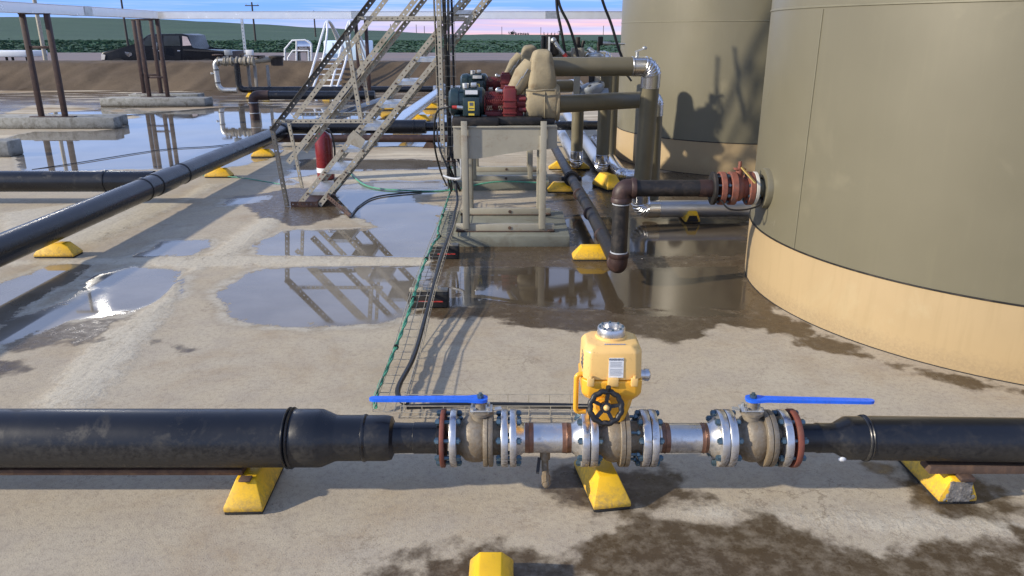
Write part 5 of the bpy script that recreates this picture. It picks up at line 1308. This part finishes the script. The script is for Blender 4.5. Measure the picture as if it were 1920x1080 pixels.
t = thing('standpipe', 'rusty standpipe with an elbow, standing in the puddle beyond the long black pipe', 'pipe', (-5.75, 14.7, 0))
XS = XAT(474, 16.6, .5)
mb = MB(); mb.tube(path([(XS, 16.6, -.02), (XS, 16.6, .52), (XS + .35, 16.6, .52)], .12, 8), .10, 20); part(t, 'riser', mb, 'rust_brown')
for z_ in (.14, .36):
    mb = MB(); mb.lathe((XS, 16.6, z_), (0, 0, 1), [(0, .10), (.003, .108), (.015, .108), (.018, .10)], 20); part(t, 'thread_seal', mb, 'label_grey')
mb = MB(); mb.tube([(XS + .33, 16.6, .52), (XS + 2.6, 16.6, .52)], .09, 18); part(t, 'pipe', mb, 'hdpe_clean')
support(XS + 1.7, 16.6, 90, 'yellow block under the pipe from the rusty standpipe', z=.002)
lp_ = [(-3.55, 13.0, .24), (-3.05, 19.5, .24)]
black_pipe('grey sheened pipe slanting back behind the stairs from the crossing pipe', lp_, .085)
t = thing('steel_pipe', 'pale galvanised pipe running back from the crossing pipe to a flange near the bank', 'pipe', (-2.0, 17, .2))
mb = MB(); mb.cyl((-2.02, 12.9, .28), (-1.98, 21.9, .26), .115, 24); part(t, 'pipe', mb, 'insul_silver')
mb = MB(); mb.lathe((-1.98, 21.9, .26), (0, 1, 0), [(0, .115), (.0, .19), (.03, .19), (.03, .15), (.05, .15), (.05, .19), (.08, .19), (.08, .1)], 24); part(t, 'flange', mb, 'galv')
fb8 = bolt_mesh(.07, .015, .025, .02)
for k in range(8):
    a = 2 * PI * k / 8; o = piece(t, 'bolt', fb8, (-1.98 + .155 * math.cos(a), 21.94, .26 + .155 * math.sin(a)), None, (0, 0, PI / 2))
mb = MB(); mb.tube([(-1.98, 22.0, .26), (-1.96, 22.7, .24)], .10, 18); part(t, 'tail_pipe', mb, 'galv')
single('steel_pipe', MB().tube([(-2.28, 22.7, .24), (-1.85, 22.7, .24), (2.5, 22.7, .24)], .10, 18), 'galv', 'galvanised pipe along the foot of the bank behind the mast', 'pipe')
for i, (y, lb) in enumerate(((14.4, 'nearest of the three'), (16.4, 'middle one of the three'), (19.2, 'farthest of the three'))):
    support(-1.98 + .0, y, 90, 'yellow block under the pale galvanised pipe, ' + lb, sc=(1, 1.5, 1.15))
for x, lb in ((XAT(472, 22.7, 0), 'beside the manifold legs'), (XAT(500, 22.7, 0), 'just past the manifold legs'), (XAT(613, 22.7, 0), 'beyond the stair rails')):
    support(x, 22.7, 0, 'small dark yellow block under the far pipe, ' + lb, sc=(1.6, 1, 1.2))
support(-3.05, 18.9, 90, 'yellow block behind the stairs by the grey sheened pipe', sc=(1.3, 1.5, 1.5))

# instruments behind the pumps
def at(px, py, Y): return AY(px, py, Y)
t = thing('control_box', 'black control box with a bright angled conduit behind the pump hoods', 'control box', at(1028, 180, 9.3))
c = at(1029, 84, 9.3); mb = MB(); mb.bbox(c + Vector((.03, 0, 0)), (.17, .14, .22), .008); part(t, 'case', mb, 'black_metal')
mb = MB(); mb.bbox(c + Vector((-.075, -.02, 0)), (.035, .12, .21), .006); part(t, 'cover', mb, 'black_plastic')
mb = MB(); mb.bar(c + Vector((0, -.075, .09)), c + Vector((0, -.075, -.11)), .02, .012); part(t, 'white_edge', mb, 'label_white')
mb = MB(); mb.tube([c + Vector((.06, -.10, .04)), c + Vector((.10, -.11, -.02)), c + Vector((.17, -.11, -.10))], .024, 12); mb.ball(c + Vector((.05, -.10, .05)), (.035, .035, .035), 12, 8); part(t, 'conduit', mb, 'galv')
mb = MB(); mb.cyl(c + Vector((.17, -.11, -.10)), c + Vector((.20, -.11, -.135)), .026, 12); part(t, 'collar', mb, 'sticker_red')
mb = MB(); mb.bar(c + Vector((.02, 0, -.11)), c + Vector((.02, 0, -.75)), .05, .05); part(t, 'stalk', mb, 'black_metal')
t = thing('valve_stack', 'small dark valve on a tan collar standing above the upper lagged pipe', 'valve', at(1082, 180, 9.35))
c = at(1083, 98, 9.35); mb = MB(); mb.bbox(c, (.15, .12, .10), .006); mb.bar(c, c + Vector((0, 0, -.6)), .07, .07); part(t, 'collar', mb, 'skid_tan')
mb = MB(); mb.cyl(c + Vector((.0, 0, .05)), c + Vector((0, 0, .17)), .028, 12); mb.cyl(c + Vector((.045, 0, .05)), c + Vector((.07, 0, .13)), .02, 10); part(t, 'stem', mb, 'black_metal')
t = thing('gauge_valve', 'bright fitting with a sideways spindle behind the upper lagged pipe', 'valve', at(1122, 180, 9.4))
c = at(1120, 100, 9.4); mb = MB(); mb.ball(c + Vector((-.02, 0, -.03)), (.12, .10, .06), 16, 10); mb.cyl(c + Vector((-.10, -.02, .03)), c + Vector((-.04, -.03, .01)), .03, 12); mb.ball(c + Vector((-.09, -.02, .04)), (.035, .03, .03), 12, 8); part(t, 'body', mb, 'galv')
mb = MB(); mb.bbox(c + Vector((.03, 0, .14)), (.06, .06, .10), .006); mb.cyl(c + Vector((.01, 0, -.02)), c + Vector((.01, 0, .12)), .02, 10); part(t, 'switch', mb, 'black_metal')
mb = MB(); mb.cyl(c + Vector((.06, 0, .115)), c + Vector((.15, 0, .11)), .022, 12); mb.cyl(c + Vector((.15, 0, .11)), c + Vector((.32, 0, .105)), .012, 10); part(t, 'spindle', mb, 'galv')
mb = MB(); mb.bar(c + Vector((.01, 0, -.05)), c + Vector((.01, 0, -.4)), .06, .06); part(t, 'riser', mb, 'galv_dull')
t = thing('check_valve', 'grey domed valve bonnet with bolts seen between the two lagged pipes', 'valve', at(1112, 180, 9.4))
c = at(1112, 160, 9.4); mb = MB(); mb.lathe(c + Vector((0, 0, -.10)), (-.3, 0, 1), [(0, .13), (.05, .16), (.08, .165), (.10, .16), (.13, .10), (.14, .05)], 24); mb.cyl(c + Vector((-.16, 0, -.12)), c + Vector((.18, 0, -.12)), .09, 20); part(t, 'bonnet', mb, 'grey_box')
for k in range(6):
    a = 2 * PI * k / 6 + .4; mb = MB(); mb.cyl(c + Vector((.135 * math.cos(a) - .03, .135 * math.sin(a), -.02 + .04 * math.cos(a))), c + Vector((.135 * math.cos(a) - .04, .135 * math.sin(a), .015 + .04 * math.cos(a))), .018, 6); part(t, 'bolt', mb, 'black_metal')
mb = MB(); mb.cyl(c + Vector((-.02, 0, .02)), c + Vector((-.02, 0, .13)), .035, 14); part(t, 'stem', mb, 'black_metal')
vl = thing('vent_cock', 'small bright tap on top of the upper lagged pipe by its ribbed elbow', 'tap', (1.12, 7.1, 1.56))
mb = MB(); mb.cyl((1.12, 7.1, 1.555), (1.12, 7.1, 1.60), .014, 10); mb.bar((1.10, 7.1, 1.60), (1.19, 7.1, 1.635), .018, .012); mb.ball((1.185, 7.1, 1.633), (.022, .016, .016), 10, 8); part(vl, 'tap', mb, 'galv')
for lab, pts in (('black flexible lead hanging from above to the control box, outermost of the close pair', [(1043, -60), (1044, 10), (1052, 55), (1060, 100), (1061, 112)]),
                 ('black flexible lead hanging from above, curving wider than its neighbour to the valve stack', [(1040, -60), (1048, 5), (1066, 45), (1079, 85), (1084, 108)]),
                 ('black flexible lead sweeping down beside the rear tank to the ribbed elbow', [(1112, -60), (1131, 5), (1146, 45), (1158, 85), (1168, 112)])):
    cable('flexible_lead', [AY(a, b_, 9.2) for a, b_ in pts], .016, 'black_cable', lab, n=8)
cable('flexible_lead', [AY(1172, 138, 7.6), AY(1178, 144, 7.6), AY(1184, 152, 7.6)], .010, 'black_cable', 'short black lead under the upper lagged pipe at the ribbed elbow')
# ------------------------------------------------------------------ beyond the bank
# stile over the bank
t = thing('stile_ladder', 'white metal ladder stile with hooped handrails climbing over the far bank', 'stile', (-6.4, 25.4, 0))
for i, px in enumerate((597, 641)):
    xb = XAT(px, 25.6, 1)
    for dx in (-.16, .16):
        mb = MB(); mb.tube(smoothpath([(xb - .22 + dx * .6, 24.9, .02), (xb - .08 + dx * .8, 25.9, .9), (xb + dx * .5, 26.7, 1.75), (xb + .03, 27.2, 2.18), (xb + .12 - dx * .3, 27.9, 1.75), (xb + .35 - dx * .5, 28.5, .7)], 8), .035, 8); part(t, 'handrail', mb, 'white_paint')
for k in range(6):
    f = k / 5; y = 25.2 + 1.4 * f; z_ = .18 + .80 * f; x0_ = XAT(600, y, z_); x1_ = XAT(640, y, z_)
    mb = MB(); mb.bbox(((x0_ + x1_) / 2, y, z_), (x1_ - x0_, .18, .035), .004); part(t, 'step', mb, 'white_paint')
# platform and small tank
t = thing('work_platform', 'white railed platform standing beyond the bank by the stile', 'platform', (-8.6, 30.5, -.2))
PYY = 30.5
def pz(px, py, Y=PYY): return AY(px, py, Y)
for pts in ([(534, 122), (534, 92), (548, 76), (572, 75), (583, 82)], [(540, 122), (540, 108), (549, 95), (578, 95), (579, 122)]):
    mb = MB(); mb.tube([pz(a, b_) for a, b_ in pts], .035, 8); part(t, 'handrail', mb, 'white_paint')
for px in (556, 584):
    mb = MB(); mb.tube([pz(px, 76 if px < 570 else 82), pz(px, 140)], .035, 8); part(t, 'post', mb, 'white_paint')
a = pz(535, 124); b_ = pz(585, 124); mb = MB(); mb.span((a.x, PYY, a.z - .05), (b_.x, PYY + 1.2, a.z)); part(t, 'deck', mb, 'galv_shade')
for px in (538, 560, 582):
    q_ = pz(px, 128); mb = MB(); mb.span((q_.x - .03, PYY + .05, -.25), (q_.x + .03, PYY + .12, a.z - .05)); mb.span((q_.x - .03, PYY + 1.1, -.25), (q_.x + .03, PYY + 1.16, a.z - .05)); part(t, 'leg', mb, 'galv_shade')
t = thing('small_tank', 'shiny white round tank behind the railed platform', 'tank', (-8.2, 32.5, -.2))
c = AY(568, 87, 32.5); mb = MB(); mb.lathe(c + Vector((-.28, .0, 0)), AX, [(0, .05), (.03, .18), (.10, .25), (.5, .25), (.60, .18), (.64, .05)], 24); part(t, 'vessel', mb, 'chrome')
mb = MB()
for dx in (-.2, .2): mb.bbox((c.x + dx, 32.5, (c.z - .2 - .2) / 2), (.08, .3, c.z + .05), .01)
part(t, 'legs', mb, 'black_metal')
a = AY(606, 76, 33); b_ = AY(690, 76, 33)
t = thing('pale_container', 'pale bluish box container beyond the bank behind the stile', 'container', ((a.x + b_.x) / 2, 33.6, -.2))
mb = MB(); mb.bbox(((a.x + b_.x) / 2, 33.6, a.z / 2 - .1), (b_.x - a.x, 1.2, a.z + .2), .05); part(t, 'body', mb, 'pale_cyan')
for f in (.2, .4, .6, .8):
    x = a.x + (b_.x - a.x) * f; mb = MB(); mb.box((x, 32.995, a.z / 2 - .08), (.03, .02, a.z)); part(t, 'rib', mb, 'white_paint')
for x in (a.x + .2, b_.x - .2):
    mb = MB(); mb.cyl((x, 32.9, .1), (x, 33.05, .1), .3, 18); part(t, 'wheel', mb, 'tyre')
# flat trailer deck at the edge of the picture
a = AY(-40, 101, 29.5); b_ = AY(55, 100, 29.5)
t = thing('flat_trailer', 'white flat deck on thin legs beyond the bank, cut by the picture edge', 'trailer', ((a.x + b_.x) / 2, 29.9, -.2))
mb = MB(); mb.bbox(((a.x + b_.x) / 2, 30.0, a.z), (b_.x - a.x, 1.4, .22), .04); part(t, 'deck', mb, 'white_paint')
for f in (.15, .5, .62, .9):
    x = a.x + (b_.x - a.x) * f; mb = MB(); mb.bbox((x, 29.6, a.z / 2 - .2), (.07, .07, a.z + .2), .01); part(t, 'leg', mb, 'black_metal')

# black pickup
TYY = 34.0
def tp(px, py): return AY(px, py, TYY)
t = thing('pickup_truck', 'black crew cab pickup parked beyond the far bank, facing the picture edge', 'truck', (-15, TYY + 1, -.2))
Wd = 1.95
z0 = .35
P_ = lambda pts: [tp(a_, b__) for a_, b__ in pts]
low = tp(300, 116).z
hood_pts = P_([(189, 102), (192, 97), (215, 93), (246, 88), (256, 84)])
bl_ = tp(190, 102); br_ = tp(432, 97)
body = [Vector((bl_.x, TYY, z0)), Vector((bl_.x - .05, TYY, .62))] + hood_pts + P_([(275, 66), (282, 63.5), (340, 63), (352, 66), (360, 88), (362, 93), (432, 96)]) + [Vector((br_.x, TYY, z0))]
bm = bmesh.new(); va_ = [bm.verts.new(v) for v in body]; vb_ = [bm.verts.new(v + Vector((0, Wd, 0))) for v in body]; n = len(body)
bm.faces.new(va_); bm.faces.new(list(reversed(vb_)))
for i in range(n): bm.faces.new((va_[(i + 1) % n], va_[i], vb_[i], vb_[(i + 1) % n]))
bmesh.ops.bevel(bm, geom=[e for e in bm.edges if abs((e.verts[0].co - e.verts[1].co).y) < .01], offset=.07, segments=3, affect='EDGES', profile=.5)
mb = MB(); bm.verts.index_update(); mb._add([v.co.copy() for v in bm.verts], [tuple(v.index for v in f.verts) for f in bm.faces]); bm.free(); bod = part(t, 'body', mb, 'truck_black')
def tpanel(name, pts, m, th=.02, parent=None, off=.0):
    mb = MB(); mb.prism([v + Vector((0, -th - off, 0)) for v in P_(pts)], (0, th + .002, 0)); return part(t, name, mb, m, parent, smooth=0)
tpanel('window', [(263, 86), (278, 68), (303, 67), (303, 86)], 'truck_glass'); tpanel('window', [(307, 86), (307, 67), (336, 67), (339, 86)], 'truck_glass')
d1 = tpanel('door', [(262, 88), (303, 88), (303, 116), (262, 116)], 'truck_black', .012); d2 = tpanel('door', [(306, 88), (340, 88), (340, 116), (306, 116)], 'truck_black', .012)
tpanel('handle', [(297, 94), (302, 94), (302, 96), (297, 96)], 'chrome', .03, d1); tpanel('handle', [(333, 94), (338, 94), (338, 96), (333, 96)], 'chrome', .03, d2)
tpanel('fender_vent', [(234, 97), (247, 99), (248, 103), (242, 107), (237, 103)], 'chrome', .015)
tpanel('headlight', [(190.5, 101), (198, 103), (196.5, 112), (190.5, 112)], 'head_glass', .03)
mir = tpanel('mirror', [(290, 79), (299, 80), (299, 92), (290, 91)], 'chrome', .05, None, .16)
tpanel('bed_rail', [(344, 92), (431, 96), (431, 99), (344, 95)], 'black_plastic', .03)
tpanel('rear_window', [(342, 67.5), (351, 69), (359, 85), (343, 86)], 'rear_glass_sky')
for px in (222, 388):
    c = tp(px, 112); mb = MB(); mb.lathe((c.x, TYY + .0, .22), (0, 1, 0), [(0, .30), (.0, .40), (.04, .42), (.24, .42), (.26, .38)], 28); wh = part(t, 'wheel', mb, 'tyre')
    mb = MB(); mb.lathe((c.x, TYY - .01, .22), (0, 1, 0), [(0, .08), (.0, .24), (.04, .26)], 20); part(t, 'rim', mb, 'chrome', wh)
    mb = MB(); mb.lathe((c.x, TYY + Wd - .26, .22), (0, 1, 0), [(0, .38), (.04, .42), (.24, .42), (.26, .3)], 28); part(t, 'wheel', mb, 'tyre')
    mb = MB(); mb.lathe((c.x, TYY - .03, .24), (0, 1, 0), [(0, .47), (.0, .52), (.05, .52), (.05, .47)], 28, caps=False); part(t, 'wheel_arch', mb, 'black_plastic')

# utility poles and far dots on the skyline
def utility_pole(px, Y, top, label, arms=1, base=76):
    x = XAT(px, Y, 1); a = AY(px, base, Y); b_ = AY(px, top, Y); k = Y / 110
    t = thing('utility_pole', label, 'utility pole', (x, Y, a.z - .6), 'utility poles on the hills')
    mb = MB(); mb.cyl((x, Y, a.z - .6), (x, Y, b_.z), .15 * k ** .5, 8, .11 * k ** .5); part(t, 'pole', mb, 'wood_pole')
    for i in range(arms):
        z_ = b_.z - .45 - .9 * i; mb = MB(); mb.bbox((x, Y, z_), (1.9 * k ** .6, .12, .13), .01); arm = part(t, 'cross_arm', mb, 'wood_pole')
        for dx in (-.8, 0, .8):
            mb = MB(); mb.cyl((x + dx * k ** .6, Y, z_ + .06), (x + dx * k ** .6, Y, z_ + .26), .05, 6); part(t, 'insulator', mb, 'grey_box', arm)
utility_pole(239, 92, -18, 'tall dark pole rising behind the black pickup cab'); utility_pole(479, 112, 4, 'utility pole with a cross arm above the far manifold'); utility_pole(592, 175, 20, 'smaller utility pole with a cross arm above the stile', base=64)
for px, top, Y, bs, lb in ((733, 45, 520, 60, 'tiny pole on the skyline between the stair rails'), (781, 46, 560, 64, 'tiny pole on the skyline left of the treads'.replace('left of', 'just before')), (796, 49, 560, 64, 'tiny pole with a cross arm on the skyline by the treads'), (941, 50, 620, 66, 'thin far pole on the skyline against the pink glow, left of the tree dots'.replace(', left of the', ', before the')), (1014, 51, 640, 66, 'thin far pole between the tree dots and the control box'), (1131, 48, 600, 66, 'thin far pole on the skyline behind the hanging leads')):
    x = XAT(px, Y, 1); single('far_pole', MB().cyl((x, Y, AY(px, bs, Y).z - 1), (x, Y, AY(px, top, Y).z), .22, 6), 'wood_pole', lb, 'utility pole', group='utility poles on the hills')
def far_tree(px, w_, h_, Y, label, seed):
    r_ = random.Random(seed); a = AY(px, 66, Y); k = Y / FPX; t = thing('tree', label, 'tree', (a.x, Y, a.z - 1), 'far trees on the skyline')
    mb = MB(); mb.cyl((a.x, Y, a.z - 1), (a.x, Y, a.z + h_ * k * .5), .3, 6, .15); part(t, 'trunk', mb, 'wood_pole')
    mb = MB()
    for i in range(90):
        p = Vector((a.x + r_.gauss(0, .30) * w_ * k, Y + r_.gauss(0, .3) * w_ * k, a.z + h_ * k * (.45 + r_.gauss(0, .22)))); s_ = .16 * w_ * k
        d1 = Vector((r_.uniform(-1, 1), r_.uniform(-1, 1), r_.uniform(-1, 1))).normalized() * s_; d2 = d1.orthogonal().normalized() * s_ * .7
        mb._add([p - d1, p + d2, p + d1, p - d2], [(0, 1, 2, 3)])
    part(t, 'crown', mb, 'leaf_dark', smooth=0)
far_tree(961, 8, 8, 500, 'largest dark tree dot on the skyline above the pump hoods', 1)
for i, px in enumerate((967.5, 972, 976.5, 981, 985.5, 990)): far_tree(px, 3.2, 4.5, 500, 'dark dot in the short row of small trees on the skyline', 2 + i)
for i, px in enumerate((1020, 1027, 1034, 1040)): far_tree(px, 2.0, 6, 520, 'thin dark dot in the spaced row on the skyline behind the control box', 12 + i)
far_tree(1050, 6, 8, 520, 'bushy dark dot on the skyline by the hanging leads', 31)
